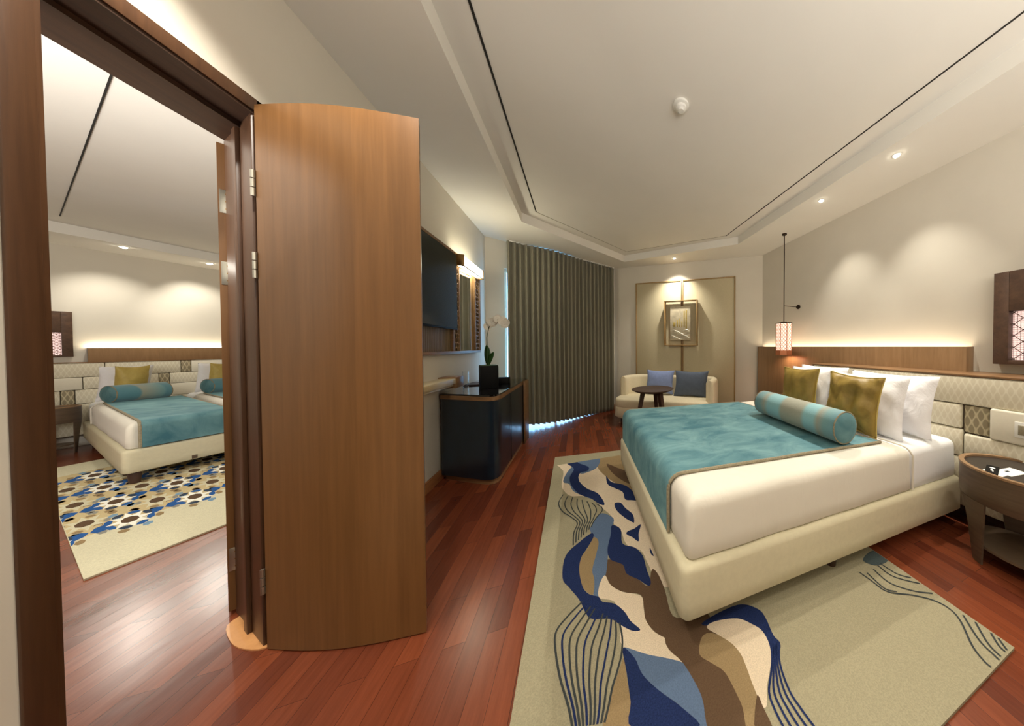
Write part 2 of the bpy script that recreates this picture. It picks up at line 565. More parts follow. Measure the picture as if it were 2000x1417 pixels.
# ------------------------------------------------------------------ the rooms: plan points
XA, XAB = -1.258, -1.55            # door wall: this room's face, next room's face
XD = 3.0                           # headboard wall
H1, H2 = 2.91, 3.03                # lower ceiling, raised tray
PB0, PB1, PC1 = (XA, 4.61), (0.69, 5.49), (XD, 3.66)
YF = -1.7
def unit(p, q):
    v = Vector((q[0] - p[0], q[1] - p[1])); return v.normalized()
TB = unit(PB0, PB1); NB = Vector((TB.y, -TB.x))
TC = unit(PB1, PC1); NC = Vector((TC.y, -TC.x))
if NC.y > 0: NC = -NC
LC = (Vector(PC1) - Vector(PB1)).length
LB = (Vector(PB1) - Vector(PB0)).length
frA = lambda s, o, z: Vector((XA + o, s, z))
frD = lambda s, o, z: Vector((XD - o, s, z))
frB = lambda s, o, z: Vector((PB0[0] + TB.x * s + NB.x * o, PB0[1] + TB.y * s + NB.y * o, z))
frC = lambda s, o, z: Vector((PB1[0] + TC.x * s + NC.x * o, PB1[1] + TC.y * s + NC.y * o, z))
# next room: ED runs from the foot of its beds to their headboards, EW along the headboard wall
B0 = Vector((-3.857, 4.134))
ED = Vector((-math.cos(math.radians(43)), math.sin(math.radians(43))))
EW = Vector((math.sin(math.radians(22)), math.cos(math.radians(22))))
fr2 = lambda a, b, z: Vector((B0.x + ED.x * a + EW.x * b, B0.y + ED.y * a + EW.y * b, z))
A2 = 2.98                          # its headboard wall
frW = lambda s, o, z: fr2(A2 - o, s, z)

def struct(name, bm, mats, label=None, cat='wall', parent=None, angle=0.6):
    o = finish(name, bm, mats, parent, angle)
    if parent is None:
        tag(o, label, cat, None, 'structure')
    return o

# floor
bm = bmesh.new()
prism(bm, [(-7.6, -2.2), (3.3, -2.2), (3.3, 8.6), (-7.6, 8.6)], -0.1, 0.0)
struct('floor', bm, 'floor', 'glossy red-brown plank floor running through both rooms', 'floor')

# walls of this room
bm = bmesh.new()
prism(bm, [(XA, YF), (XA, 1.212), (XAB, 1.212), (XAB, YF)], 0, H1)
prism(bm, [(XA, 1.717), (XA, 4.75), (XAB, 4.75), (XAB, 2.0)], 0, H1)
prism(bm, [(XA, 1.212), (XA, 1.717), (XAB, 2.0), (XAB, 1.212)], 2.292, H1)
struct('wall_left', bm, 'wall', 'cream wall with the connecting doorway and the television')
bm = bmesh.new()
T = 0.12
wl, wr = 0.235, 1.72                  # the window opening along the wall
for s0, s1, z0, z1 in ((-0.05, wl, 0, H1), (wr, LB + 0.1, 0, H1), (wl, wr, 2.5, H1)):
    hexa(bm, s0, s1, -T, 0, z0, z1, frB)
struct('wall_window', bm, 'wall', 'cream wall behind the long grey curtain')
bm = bmesh.new()
hexa(bm, -0.06, LC + 0.05, -T, 0, 0, H1, frC)
struct('wall_back', bm, 'wall', 'cream wall behind the sofa and the framed picture')
bm = bmesh.new()
hexa(bm, YF, PC1[1] + 0.06, -T, 0, 0, H1, frD)
struct('wall_right', bm, 'wall', 'cream wall washed by downlights above the big headboard')
bm = bmesh.new()
prism(bm, [(XAB, YF - 0.12), (XD + 0.12, YF - 0.12), (XD + 0.12, YF), (XAB, YF)], 0, H1)
struct('wall_front', bm, 'wall', 'cream wall on the entrance side of the room')

# ceiling of this room: a lower border around a raised tray
TX0, TX1 = -0.67, 2.32
tray = [(TX0, -1.2), (TX0, 3.89), (0.81, 4.96), (TX1, 3.42), (TX1, -1.2)]
outer = [(XA - 0.02, YF), (XA - 0.02, PB0[1] + 0.03), (PB1[0], PB1[1] + 0.04), (XD + 0.03, PC1[1] + 0.02), (XD + 0.03, YF)]
bm = bmesh.new()
def quad(bm, a, b, c, d, z, mi=0):
    f = bm.faces.new([bm.verts.new((p[0], p[1], zz)) for p, zz in zip((a, b, c, d), z)])
    f.material_index = mi
for i in range(5):
    j = (i + 1) % 5
    quad(bm, outer[i], outer[j], tray[j], tray[i], (H1,) * 4)
    quad(bm, tray[i], tray[j], tray[j], tray[i], (H1, H1, H2, H2))
    quad(bm, outer[i], outer[j], outer[j], outer[i], (H1, H1, H2 + 0.1, H2 + 0.1))
vs = [bm.verts.new((p[0], p[1], H2)) for p in tray]; bm.faces.new(vs)
vs = [bm.verts.new((p[0], p[1], H2 + 0.1)) for p in outer]; bm.faces.new(vs)
bmesh.ops.remove_doubles(bm, verts=bm.verts, dist=0.0005)
ceil = struct('ceiling', bm, 'ceiling', 'off-white ceiling with a raised tray over the bed room', 'ceiling')

def slot(x, y0, y1, z, label, group, w=0.016):
    bm = bmesh.new()
    hexa(bm, x - w / 2, x + w / 2, y0, y1, z - 0.004, z + 0.01)
    o = finish('slot_diffuser', bm, 'shadow_gap')
    tag(o, label, 'air vent', group)
slot(-0.495, -1.15, 3.80, H2, 'long black air slot in the ceiling tray on the television side', None, w=0.012)
slot(2.13, -1.15, 3.47, H2, 'long black air slot in the ceiling tray on the headboard side', None, w=0.010)
# faint shadow gaps across the far end of the tray
for k, (p, q) in enumerate((((-0.495, 3.80), (0.815, 4.745)), ((0.815, 4.745), (2.13, 3.47)))):
    u = unit(p, q); n = Vector((-u.y, u.x)) * 0.003
    bm = bmesh.new()
    prism(bm, [(p[0] + n.x, p[1] + n.y), (q[0] + n.x, q[1] + n.y), (q[0] - n.x, q[1] - n.y), (p[0] - n.x, p[1] - n.y)], H2 - 0.002, H2 + 0.004)
    finish('ceiling_seam', bm, 'piping', ceil)

# next room: walls and ceiling
bm = bmesh.new()
hexa(bm, -2.6, 2.4, -0.12, 0, 0, 2.72, frW)
struct('wall_far', bm, 'wall', 'cream wall above the headboards of the room next door')
far0, far1 = fr2(A2, -2.6, 0), fr2(A2, 2.4, 0)
bm = bmesh.new()
prism(bm, [(far0.x, far0.y), (XAB, -0.9), (XAB, -1.02), (far0.x - 0.1, far0.y - 0.1)], 0, 2.85)
struct('wall_next_left', bm, 'wall', 'cream side wall of the room next door')
bm = bmesh.new()
prism(bm, [(far1.x, far1.y), (XAB, 4.8), (XAB, 4.92), (far1.x, far1.y + 0.12)], 0, 2.85)
struct('wall_next_right', bm, 'wall', 'cream side wall of the room next door, towards its windows')
E1 = fr2(2.2, -0.6, 0)
bm = bmesh.new()
# lower border in front of the headboard wall, then the tray
e0 = fr2(2.15, -2.6, 0); e1 = fr2(2.15, 2.4, 0)
g0 = fr2(A2 + 0.05, -2.6, 0); g1 = fr2(A2 + 0.05, 2.4, 0)
quad(bm, g0, g1, e1, e0, (2.6,) * 4)
quad(bm, e0, e1, e1, e0, (2.6, 2.6, 2.72, 2.72))
quad(bm, e0, e1, (XAB, 4.95), (XAB, -1.05), (2.72,) * 4)
quad(bm, g0, g1, (XAB, 4.95), (XAB, -1.05), (2.85,) * 4)
struct('ceiling_next', bm, 'ceiling', 'off-white ceiling of the room next door', 'ceiling')
bm = bmesh.new()
p, q = Vector((-2.05, 2.23)), Vector((-5.20, 5.224)); u = (q - p).normalized(); n = Vector((-u.y, u.x)) * 0.003
prism(bm, [tuple(p + n), tuple(q + n), tuple(q - n), tuple(p - n)], 2.717, 2.7199)
tag(finish('slot_diffuser', bm, 'shadow_gap'), 'black air slot in the ceiling of the room seen through the doorway', 'air vent')

# baseboards
bm = bmesh.new()
rbox(bm, 1.78, PB0[1], 0, 0.018, 0, 0.10, frA, 0.004)
struct('baseboard_left', bm, 'base', 'brown wooden baseboard under the television wall', 'baseboard')
bm = bmesh.new()
rbox(bm, 0, wl, 0, 0.018, 0, 0.10, frB, 0.004)
rbox(bm, wr, LB - 0.01, 0, 0.018, 0, 0.10, frB, 0.004)
struct('baseboard_window', bm, 'base', 'brown wooden baseboard at the foot of the curtain wall', 'baseboard')
bm = bmesh.new()
rbox(bm, 0.02, LC - 0.02, 0, 0.018, 0, 0.10, frC, 0.004)
struct('baseboard_back', bm, 'base', 'brown wooden baseboard behind the sofa', 'baseboard')
bm = bmesh.new()
rbox(bm, YF, 0.2, 0, 0.018, 0, 0.10, frD, 0.004)
rbox(bm, 3.63, PC1[1] - 0.03, 0, 0.018, 0, 0.10, frD, 0.004)
struct('baseboard_right', bm, 'base', 'brown wooden baseboard along the headboard wall', 'baseboard')

# ------------------------------------------------------------------ window behind the curtain
bm = bmesh.new()
for s0, s1, z0, z1 in ((wl, wl + 0.04, 0, 2.5), (wr - 0.04, wr, 0, 2.5), (wl, wr, 2.45, 2.5), (0.96, 1.0, 0, 2.5)):
    rbox(bm, s0, s1, -0.1, -0.04, z0, z1, frB, 0.004)
w1 = struct('window_1', bm, 'white', 'floor-length window glowing blue behind the curtain', 'window')
bm = bmesh.new()
hexa(bm, wl + 0.03, wr - 0.03, -0.085, -0.075, 0.0, 2.46, frB)
finish('window_pane', bm, 'day', w1)

# ------------------------------------------------------------------ connecting doorway
bm = bmesh.new()
rbox(bm, 1.187, 1.234, 0, 0.006, 0, 2.345, frA, 0.002)
rbox(bm, 1.212, 1.2450, -0.29, 0.003, 0, 2.292, frA, 0.001)
struct('trim_1', bm, 'frame', 'brown wooden casing on the left side of the doorway', 'door frame')
bm = bmesh.new()
rbox(bm, 1.187, 1.777, 0, 0.006, 2.292, 2.345, frA, 0.002)
struct('trim_2', bm, 'frame', 'brown wooden casing over the doorway', 'door frame')
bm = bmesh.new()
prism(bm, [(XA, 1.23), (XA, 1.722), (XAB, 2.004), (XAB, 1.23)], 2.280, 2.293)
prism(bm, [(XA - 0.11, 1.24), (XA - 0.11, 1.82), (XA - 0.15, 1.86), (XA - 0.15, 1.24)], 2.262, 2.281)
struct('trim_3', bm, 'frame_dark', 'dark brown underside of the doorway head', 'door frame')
bm = bmesh.new()
def splay(a0, a1, o0, o1, z0, z1):
    u = Vector((XAB - XA, 2.0 - 1.717)).normalized(); n = Vector((-u.y, u.x))
    if n.y > 0: n = -n
    f = lambda a, o, z: Vector((XA + u.x * a + n.x * o, 1.717 + u.y * a + n.y * o, z))
    rbox(bm, a0, a1, o0, o1, z0, z1, f, 0.002)
splay(0.0, 0.407, 0.0, 0.010, 0, 2.281)
splay(0.15, 0.20, 0.010, 0.022, 0, 2.27)
rbox(bm, 1.717, 1.777, 0, 0.006, 0, 2.345, frA, 0.002)
struct('trim_4', bm, 'frame', 'brown wooden jamb and casing on the hinge side of the doorway', 'door frame')
bm = bmesh.new()
arc = [(-1.515, 1.905), (-1.44, 1.815), (-1.36, 1.745), (-1.27, 1.70), (-1.235, 1.715), (-1.30, 1.76), (-1.38, 1.83), (-1.45, 1.90), (-1.50, 1.955)]
prism(bm, smooth_closed(arc, 3), 0.0, 0.006)
struct('trim_5', bm, 'orange_wood', 'pale curved patch of floor wood at the hinge jamb', 'floor patch')

def leaf(name, p, q, th, z0, z1, label, hinges, side, bow=0.0, bevel=0.0, kn=-0.004):
    """door leaf from hinge point p to free edge q (plan), th thick"""
    p = Vector(p); q = Vector(q); u = (q - p).normalized(); n = Vector((-u.y, u.x)) * side
    L = (q - p).length
    f = lambda a, o, z: Vector((p.x + u.x * a + n.x * o, p.y + u.y * a + n.y * o, z))
    e = thing(name, (p.x, p.y, 0), label, 'door')
    e['kind'] = 'structure'
    bm = bmesh.new()
    n_ = 16
    front = [(L * i / n_, -bow * math.sin(PI * i / n_)) for i in range(n_ + 1)]
    back = [((L - bevel) * i / n_, th - bow * math.sin(PI * i / n_)) for i in range(n_ + 1)]
    prism(bm, front + back[::-1], z0, z1, 0, f)
    panel_ = finish('door_panel', bm, 'door', e)
    for zc in hinges:
        bm = bmesh.new()
        rbox(bm, -0.003, 0.0, 0.004, th - 0.004, zc - 0.055, zc + 0.055, f, 0.001)
        for k in range(3):
            hz = zc - 0.055 + k * 0.037
            tube(bm, [f(-0.006, kn, hz + 0.002), f(-0.006, kn, hz + 0.035)], 0.006, 10)
        h_ = finish('hinge', bm, 'steel', e)
        for k in (-0.035, 0, 0.035):
            bm = bmesh.new()
            tube(bm, [f(-0.003, th / 2, zc + k), f(-0.0045, th / 2, zc + k)], 0.004, 8)
            finish('screw', bm, 'brass', h_)
    return e, f
d1, f1 = leaf('door_1', (-1.238, 1.688), (-0.645, 1.510), 0.045, 0.006, 2.305, 'tall brown wooden door leaf standing open into this room', (1.98, 1.64, 0.30), 1, 0.032, 0.034)
u2 = Vector((-0.618, 0.786))
p2 = Vector((-1.565, 1.975))
d2, f2 = leaf('door_2', p2, p2 + u2 * 0.62, 0.042, 0.02, 2.262, 'second brown door leaf seen edge-on, opened into the room next door', (1.99, 1.65, 0.27), -1, kn=0.046)

# ------------------------------------------------------------------ beds
def bilin(c):
    f0, f1, h0, h1, L, W = c
    f0, f1, h0, h1 = map(Vector, (f0, f1, h0, h1))
    def fr(u, v, z):
        s, t = u / L, v / W
        p = f0 * (1 - s) * (1 - t) + h0 * s * (1 - t) + f1 * (1 - s) * t + h1 * s * t
        return Vector((p.x, p.y, z))
    return fr

def soft_box(bm, fr, u0, u1, v0, v1, z0, z1, r, mi=0, wob=0.0, seed=0, rtop=None):
    """rounded block with a subdivided, slightly uneven surface"""
    nu, nv = 26, 20
    def ring_pts(inset, z):
        pts = []
        r_ = max(r - inset, 0.012)
        a0, a1, b0, b1 = u0 + inset, u1 - inset, v0 + inset, v1 - inset
        def side(n, A, B):
            return [(A[0] + (B[0] - A[0]) * i / n, A[1] + (B[1] - A[1]) * i / n) for i in range(n)]
        def corner(cx, cy, t0):
            return [(cx + r_ * math.cos(t0 + PI / 2 * i / 5), cy + r_ * math.sin(t0 + PI / 2 * i / 5)) for i in range(5)]
        pts += side(nu, (a0 + r_, b0), (a1 - r_, b0)) + corner(a1 - r_, b0 + r_, -PI / 2)
        pts += side(nv, (a1, b0 + r_), (a1, b1 - r_)) + corner(a1 - r_, b1 - r_, 0)
        pts += side(nu, (a1 - r_, b1), (a0 + r_, b1)) + corner(a0 + r_, b1 - r_, PI / 2)
        pts += side(nv, (a0, b1 - r_), (a0, b0 + r_)) + corner(a0 + r_, b0 + r_, PI)
        return [(p[0], p[1], z) for p in pts]
    rt = rtop or min(r, (z1 - z0) * 0.45)
    rings = [ring_pts(0.01, z0), ring_pts(0, z0 + 0.012)]
    for k in range(1, 4): rings.append(ring_pts(0, z0 + 0.012 + (z1 - rt - z0 - 0.012) * k / 3))
    for k in range(1, 5):
        t = PI / 2 * k / 4
        rings.append(ring_pts(rt * (1 - math.cos(t)), z1 - rt + rt * math.sin(t)))
    rings.append(ring_pts(rt + 0.10, z1 + 0.004))
    vr = []
    for rg in rings:
        row = []
        for (a, b, z) in rg:
            p = fr(a, b, z)
            if wob:
                d = noise.noise(Vector((p.x * 5 + seed, p.y * 5, z * 6))) * wob
                p = fr(a + (a - (u0 + u1) / 2) / (u1 - u0) * d * 2, b + (b - (v0 + v1) / 2) / (v1 - v0) * d * 2, z + d * 0.5)
            row.append(bm.verts.new(p))
        vr.append(row)
    n = len(vr[0])
    for a, b in zip(vr, vr[1:]):
        for i in range(n):
            f = bm.faces.new([a[i], a[(i + 1) % n], b[(i + 1) % n], b[i]]); f.material_index = mi
    for rg in (vr[0], vr[-1]):
        f = bm.faces.new(rg); f.material_index = mi

def pillow(name, w, h, t, mat, c, xdir, lean, label, cat, group=None, pinch=0.10, seed=0, wrinkle=0.012, roll=0.0, piping=None):
    """soft cushion centred on c, standing along xdir, leaning back by lean radians"""
    x = Vector((xdir[0], xdir[1], 0)).normalized()
    nrm = Vector((x.y, -x.x, 0))
    up = Vector((0, 0, 1)) * math.cos(lean) - nrm * math.sin(lean)
    out = x.cross(up)
    if roll:
        x, up = x * math.cos(roll) + up * math.sin(roll), up * math.cos(roll) - x * math.sin(roll)
    bm = bmesh.new()
    n = 22
    c = Vector(c)
    grid = {}
    for sgn in (1, -1):
        for i in range(n + 1):
            for j in range(n + 1):
                u = -1 + 2 * i / n; v = -1 + 2 * j / n
                u_ = math.copysign(abs(u) ** 0.85, u); v_ = math.copysign(abs(v) ** 0.85, v)
                edge = (i in (0, n) or j in (0, n))
                if sgn == -1 and edge:
                    grid[(sgn, i, j)] = grid[(1, i, j)]; continue
                px = w / 2 * u_ * (1 - pinch * (1 - v_ * v_))
                py = h / 2 * v_ * (1 - pinch * (1 - u_ * u_))
                prof = ((1 - abs(u_) ** 2.4) * (1 - abs(v_) ** 2.4)) ** 0.55
                d = t / 2 * prof
                p = c + x * px + up * py + out * (d * sgn)
                if wrinkle and not edge:
                    q = Vector((px * 13 + seed * 3.1, py * 9 + seed, sgn * 2.0))
                    p += out * (noise.noise(q) * wrinkle * sgn * (0.4 + prof))
                    p += out * (noise.noise(Vector((px * 30 + py * 12 + seed, py * 8, 3))) * wrinkle * 0.5 * sgn)
                grid[(sgn, i, j)] = bm.verts.new(p)
    for sgn in (1, -1):
        for i in range(n):
            for j in range(n):
                bm.faces.new([grid[(sgn, i, j)], grid[(sgn, i + 1, j)], grid[(sgn, i + 1, j + 1)], grid[(sgn, i, j + 1)]])
    o = finish(name, bm, mat, None, 1.2, loc=tuple(c))
    tag(o, label, cat, group)
    if piping:
        bm = bmesh.new()
        loop = [(i, 0) for i in range(n)] + [(n, j) for j in range(n)] + [(n - i, n) for i in range(n)] + [(0, n - j) for j in range(n)]
        pts = []
        for (i, j) in loop:
            u = -1 + 2 * i / n; v = -1 + 2 * j / n
            u_ = math.copysign(abs(u) ** 0.85, u); v_ = math.copysign(abs(v) ** 0.85, v)
            pts.append(c + x * (w / 2 * u_ * (1 - pinch * (1 - v_ * v_))) + up * (h / 2 * v_ * (1 - pinch * (1 - u_ * u_))))
        tube(bm, pts, 0.005, 6, closed=True)
        finish('piping', bm, piping, o)
    return o

def bolster(p, q, r, mats, label, group=None, name='bolster'):
    p, q = Vector(p), Vector(q); d = (q - p); L = d.length; d.normalize()
    c = (p + q) / 2
    bm = bmesh.new()
    pts, rad = [], []
    for t, k in ((-0.5, 0.93), (-0.485, 0.985), (-0.46, 1.0), (-0.25, 1.01), (0, 1.0), (0.25, 1.01), (0.46, 1.0), (0.485, 0.985), (0.5, 0.93)):
        pts.append(c + d * (L * t)); rad.append(r * k)
    tube(bm, pts, rad, 28)
    o = finish(name, bm, mats, None, 1.0, loc=tuple(c))
    tag(o, label, 'cushion', group)
    for s in (-1, 1):
        bm = bmesh.new()
        e = c + d * (L * 0.5 * s)
        u = d.orthogonal().normalized(); w = d.cross(u)
        ring = [e - d * (0.004 * s) + (u * math.cos(2 * PI * k / 28) + w * math.sin(2 * PI * k / 28)) * (r * 0.965) for k in range(28)]
        tube(bm, ring, 0.005, 6, closed=True)
        finish('piping', bm, 'piping', o)
        bm = bmesh.new()
        tube(bm, [e, e + d * (0.006 * s), e + d * (0.012 * s)], [r * 0.93, r * 0.85, r * 0.4], 28)
        finish('end_disc', bm, 'teal', o)
    return o

def bed(fr, L, W, zb0, zb1, zm, cover_u, legs, label, group=None, rb=0.07, lr=0.035):
    c = fr(L / 2, W / 2, 0)
    e = thing('bed', (c.x, c.y, 0), label, 'bed', group)
    bm = bmesh.new(); soft_box(bm, fr, 0, L, 0, W, zb0, zb1, rb, rtop=0.03)
    finish('bed_base', bm, 'bedbase', e, 0.8)
    bm = bmesh.new(); soft_box(bm, fr, 0.045, L - 0.01, 0.035, W - 0.035, zb1 - 0.004, zm, rb - 0.008, wob=0.006, seed=2, rtop=0.055)
    finish('mattress', bm, 'sheet', e, 0.8)
    bm = bmesh.new(); soft_box(bm, fr, 0.035, cover_u, 0.024, W - 0.024, zb1 + 0.004, zm + 0.012, rb - 0.006, wob=0.007, seed=5, rtop=0.06)
    cv = finish('bed_cover', bm, 'cover', e, 0.8)
    hem = []
    for k in range(6): hem.append(fr(cover_u - 0.004, 0.020, zb1 + 0.01 + (zm - 0.05 - zb1) * k / 5))
    for k in range(1, 6): hem.append(fr(cover_u - 0.004 - 0.004 * k, 0.024 + 0.06 * (1 - math.cos(PI / 2 * k / 5)), zm - 0.046 + 0.06 * math.sin(PI / 2 * k / 5)))
    for k in range(1, 9): hem.append(fr(cover_u - 0.024 - 0.03 * k / 8, 0.084 + (W / 2) * k / 8, zm + 0.017))
    bm = bmesh.new(); tube(bm, hem, 0.006, 8)
    finish('cover_hem', bm, 'cover', cv)
    for (a, b, zl) in legs:
        bm = bmesh.new()
        p = fr(a, b, 0)
        lathe(bm, [(lr * 0.8, zl), (lr, zb0 * 0.6), (lr, zb0 + 0.01)], p.x, p.y, 20)
        finish('leg', bm, 'darkwood', e)
    return e

def runner(fr, zt, zlow, rows, label, group=None, uf=0.0, rr=0.06, thick=0.012):
    """blanket over the foot half of a bed; rows = (v at foot, v at head) for its two long edges and its head edge u"""
    (v0f, v0h), (v1f, v1h), uh0, uh1 = rows
    nv, nu = 34, 40
    prof = []                       # from the hanging hem over the foot edge to the head-side edge
    for k in range(7): prof.append((uf - 0.004, zlow + (zt - rr - zlow) * k / 6))
    for k in range(1, 7):
        t = PI / 2 * k / 6
        prof.append((uf - 0.004 + rr * (1 - math.cos(t)), zt - rr + rr * math.sin(t)))
    bm = bmesh.new()
    ns = 26
    layers = []
    for off in (0.0, thick):
        rows_ = []
        for i in range(len(prof) + ns):
            row = []
            for j in range(nv + 1):
                t = j / nv
                if i < len(prof):
                    u, z = prof[i]
                    s = 0.0
                    du = -1 if i < 7 else -math.cos(PI / 2 * (i - 6) / 6)
                    dz = 0 if i < 7 else math.sin(PI / 2 * (i - 6) / 6)
                else:
                    s = (i - len(prof) + 1) / ns
                    uh = uh0 * (1 - t) + uh1 * t
                    u = uf + rr + (uh - uf - rr) * s; z = zt; du, dz = 0, 1
                v = (v0f * (1 - t) + v1f * t) * (1 - s) + (v0h * (1 - t) + v1h * t) * s
                k = noise.noise(Vector((u * 4, v * 4, 1))) * 0.004
                z2 = z + k * dz + off * dz
                if i < 7: z2 = z
                row.append(bm.verts.new(fr(u + off * du, v, z2)))
            rows_.append(row)
        layers.append(rows_)
    A, B = layers
    m = len(A)
    for G in layers:
        for i in range(m - 1):
            for j in range(nv):
                bm.faces.new([G[i][j], G[i + 1][j], G[i + 1][j + 1], G[i][j + 1]])
    for i in range(m - 1):
        bm.faces.new([A[i][0], A[i + 1][0], B[i + 1][0], B[i][0]])
        bm.faces.new([A[i][nv], A[i + 1][nv], B[i + 1][nv], B[i][nv]])
    for j in range(nv):
        bm.faces.new([A[0][j], A[0][j + 1], B[0][j + 1], B[0][j]])
        bm.faces.new([A[m - 1][j], A[m - 1][j + 1], B[m - 1][j + 1], B[m - 1][j]])
    edge = [tuple((A[i][0].co + B[i][0].co) / 2) for i in range(m)]
    edge2 = [tuple((A[i][nv].co + B[i][nv].co) / 2) for i in range(m)]
    edge3 = [tuple((A[m - 1][j].co + B[m - 1][j].co) / 2) for j in range(nv + 1)]
    o = finish('bed_runner', bm, 'teal', None, 0.9)
    tag(o, label, 'blanket', group)
    for ed in (edge, edge2, edge3):
        bm = bmesh.new(); tube(bm, ed, 0.009, 7)
        finish('border_piping', bm, 'piping', o)
    return o

# main bed
L1, W1 = 2.18, 1.75
frM = bilin(((0.395, 0.985), (0.395, 2.735), (2.575, 0.925), (2.575, 2.60), L1, W1))
bed(frM, L1, W1, 0.12, 0.355, 0.625, 1.62, [(0.12, 0.12, 0.013), (0.10, W1 - 0.12, 0.013), (L1 - 0.15, 0.14, 0.0), (L1 - 0.15, W1 - 0.14, 0.0), (0.98, 0.10, 0.013), (0.98, W1 - 0.10, 0.013)],
    'large double bed with cream base and white mattress on the abstract rug', rb=0.045)
runner(frM, 0.645, 0.365, ((0.235, 0.150), (W1 - 0.10, W1 - 0.14), 1.50, 1.32), 'teal velvet blanket with taupe border on the large double bed', uf=0.028, rr=0.065)
bolster((1.635, 1.975, 0.772), (1.595, 1.125, 0.772), 0.106, 'bolster_cloth', 'long teal and beige striped bolster lying on the large bed')
pillow('throw_pillow', 0.43, 0.44, 0.15, 'gold', (1.985, 1.355, 0.865), (0, -1), 0.16, 'square gold velvet cushion nearest the bolster end on the large bed', 'cushion', seed=1, wrinkle=0.03, roll=-0.03, piping='gold2')
pillow('throw_pillow', 0.43, 0.42, 0.14, 'gold', (1.99, 1.885, 0.885), (0, -1), 0.16, 'square gold velvet cushion on the large bed, in front of the wooden panel', 'cushion', seed=4, wrinkle=0.014, roll=0.03, piping='gold2')
WP = 'white pillows on the large bed'
pillow('bed_pillow', 0.62, 0.46, 0.16, 'pillow', (2.14, 1.37, 0.85), (0, -1), 0.20, 'plump white pillow directly behind the right-hand gold cushion', 'pillow', None, 0.07, 7, 0.018)
pillow('bed_pillow', 0.64, 0.46, 0.16, 'pillow', (2.33, 1.30, 0.86), (0, -1), 0.22, 'white pillow at the headboard corner of the large bed, rearmost on the nightstand side', 'pillow', None, 0.07, 9, 0.018)
pillow('bed_pillow', 0.50, 0.46, 0.16, 'pillow', (2.14, 1.905, 0.865), (0, -1), 0.20, 'white pillow directly behind the left-hand gold cushion', 'pillow', None, 0.07, 11, 0.014)
pillow('bed_pillow', 0.56, 0.46, 0.16, 'pillow', (2.33, 1.93, 0.875), (0, -1), 0.22, 'white pillow rearmost on the sofa side of the large bed', 'pillow', None, 0.07, 13, 0.014)

# ------------------------------------------------------------------ headboard wall
e = thing('headboard', (XD, 1.6, 0), 'wide headboard of lit wooden panel and cream upholstered tiles behind the large bed', 'headboard')
y0, y1 = 1.028, 3.64
bm = bmesh.new()
rbox(bm, y0, y1, 0.105, 0.12, 0.12, 1.30, frD, 0.002)          # face
rbox(bm, y0, y0 + 0.015, 0.0, 0.105, 0.30, 1.30, frD, 0.0005)
rbox(bm, y1 - 0.015, y1, 0.0, 0.12, 0.12, 1.30, frD, 0.002)
hexa(bm, y0 + 0.016, y1 - 0.016, 0.002, 0.104, 1.225, 1.235, frD)
finish('wooden_panel', bm, 'headwood', e)
bm = bmesh.new()
rbox(bm, y0 + 0.03, y1 - 0.03, 0.035, 0.075, 1.236, 1.25, frD, 0.002)
finish('light_strip', bm, 'led', e)
bm = bmesh.new()
rbox(bm, -0.6, 2.262, 0.0, 0.405, 1.083, 1.098, frD, 0.003)
rbox(bm, 2.245, 2.262, 0.121, 0.40, 0.12, 1.083, frD, 0.002)
finish('ledge', bm, 'midwood', e)
def tile(y0, y1, z0, z1, mat, d=0.36, t=0.045, r=0.014):
    bm = bmesh.new()
    rbox(bm, y0 + 0.002, y1 - 0.002, d, d + t, z0 + 0.002, z1 - 0.002, frD, r, 3)
    return finish('upholstered_tile', bm, mat, e, 0.9)
bm = bmesh.new(); rbox(bm, -0.6, 2.243, 0.0, 0.36, 0.12, 1.083, frD, 0.002); finish('backing', bm, 'nightwood', e)
tile(-0.6, 2.243, 0.877, 1.083, 'uph')
tile(1.60, 2.243, 0.695, 0.875, 'uph_plain')
tile(0.946, 1.598, 0.695, 0.875, 'uph')
tile(0.808, 0.944, 0.672, 0.875, 'uph_dark', t=0.03)
tile(0.30, 0.806, 0.668, 0.882, 'uph_plain', t=0.062)
tile(-0.6, 0.298, 0.672, 0.875, 'uph')
tile(0.940, 2.243, 0.49, 0.693, 'uph')
tile(-0.6, 0.938, 0.49, 0.668, 'uph')
tile(1.3, 2.243, 0.13, 0.488, 'uph')
tile(0.2, 1.298, 0.13, 0.488, 'uph')
tile(-0.6, 0.198, 0.13, 0.488, 'uph')
o = thing('light_switch', (2.53, 0.65, 0.77), 'white square switch plate on the cream headboard tile', 'switch')
bm = bmesh.new(); rbox(bm, 0.60, 0.692, 0.424, 0.432, 0.722, 0.822, frD, 0.003); finish('plate', bm, 'white', o)
bm = bmesh.new(); rbox(bm, 0.618, 0.676, 0.432, 0.437, 0.742, 0.802, frD, 0.002); finish('rocker', bm, 'piping', o)

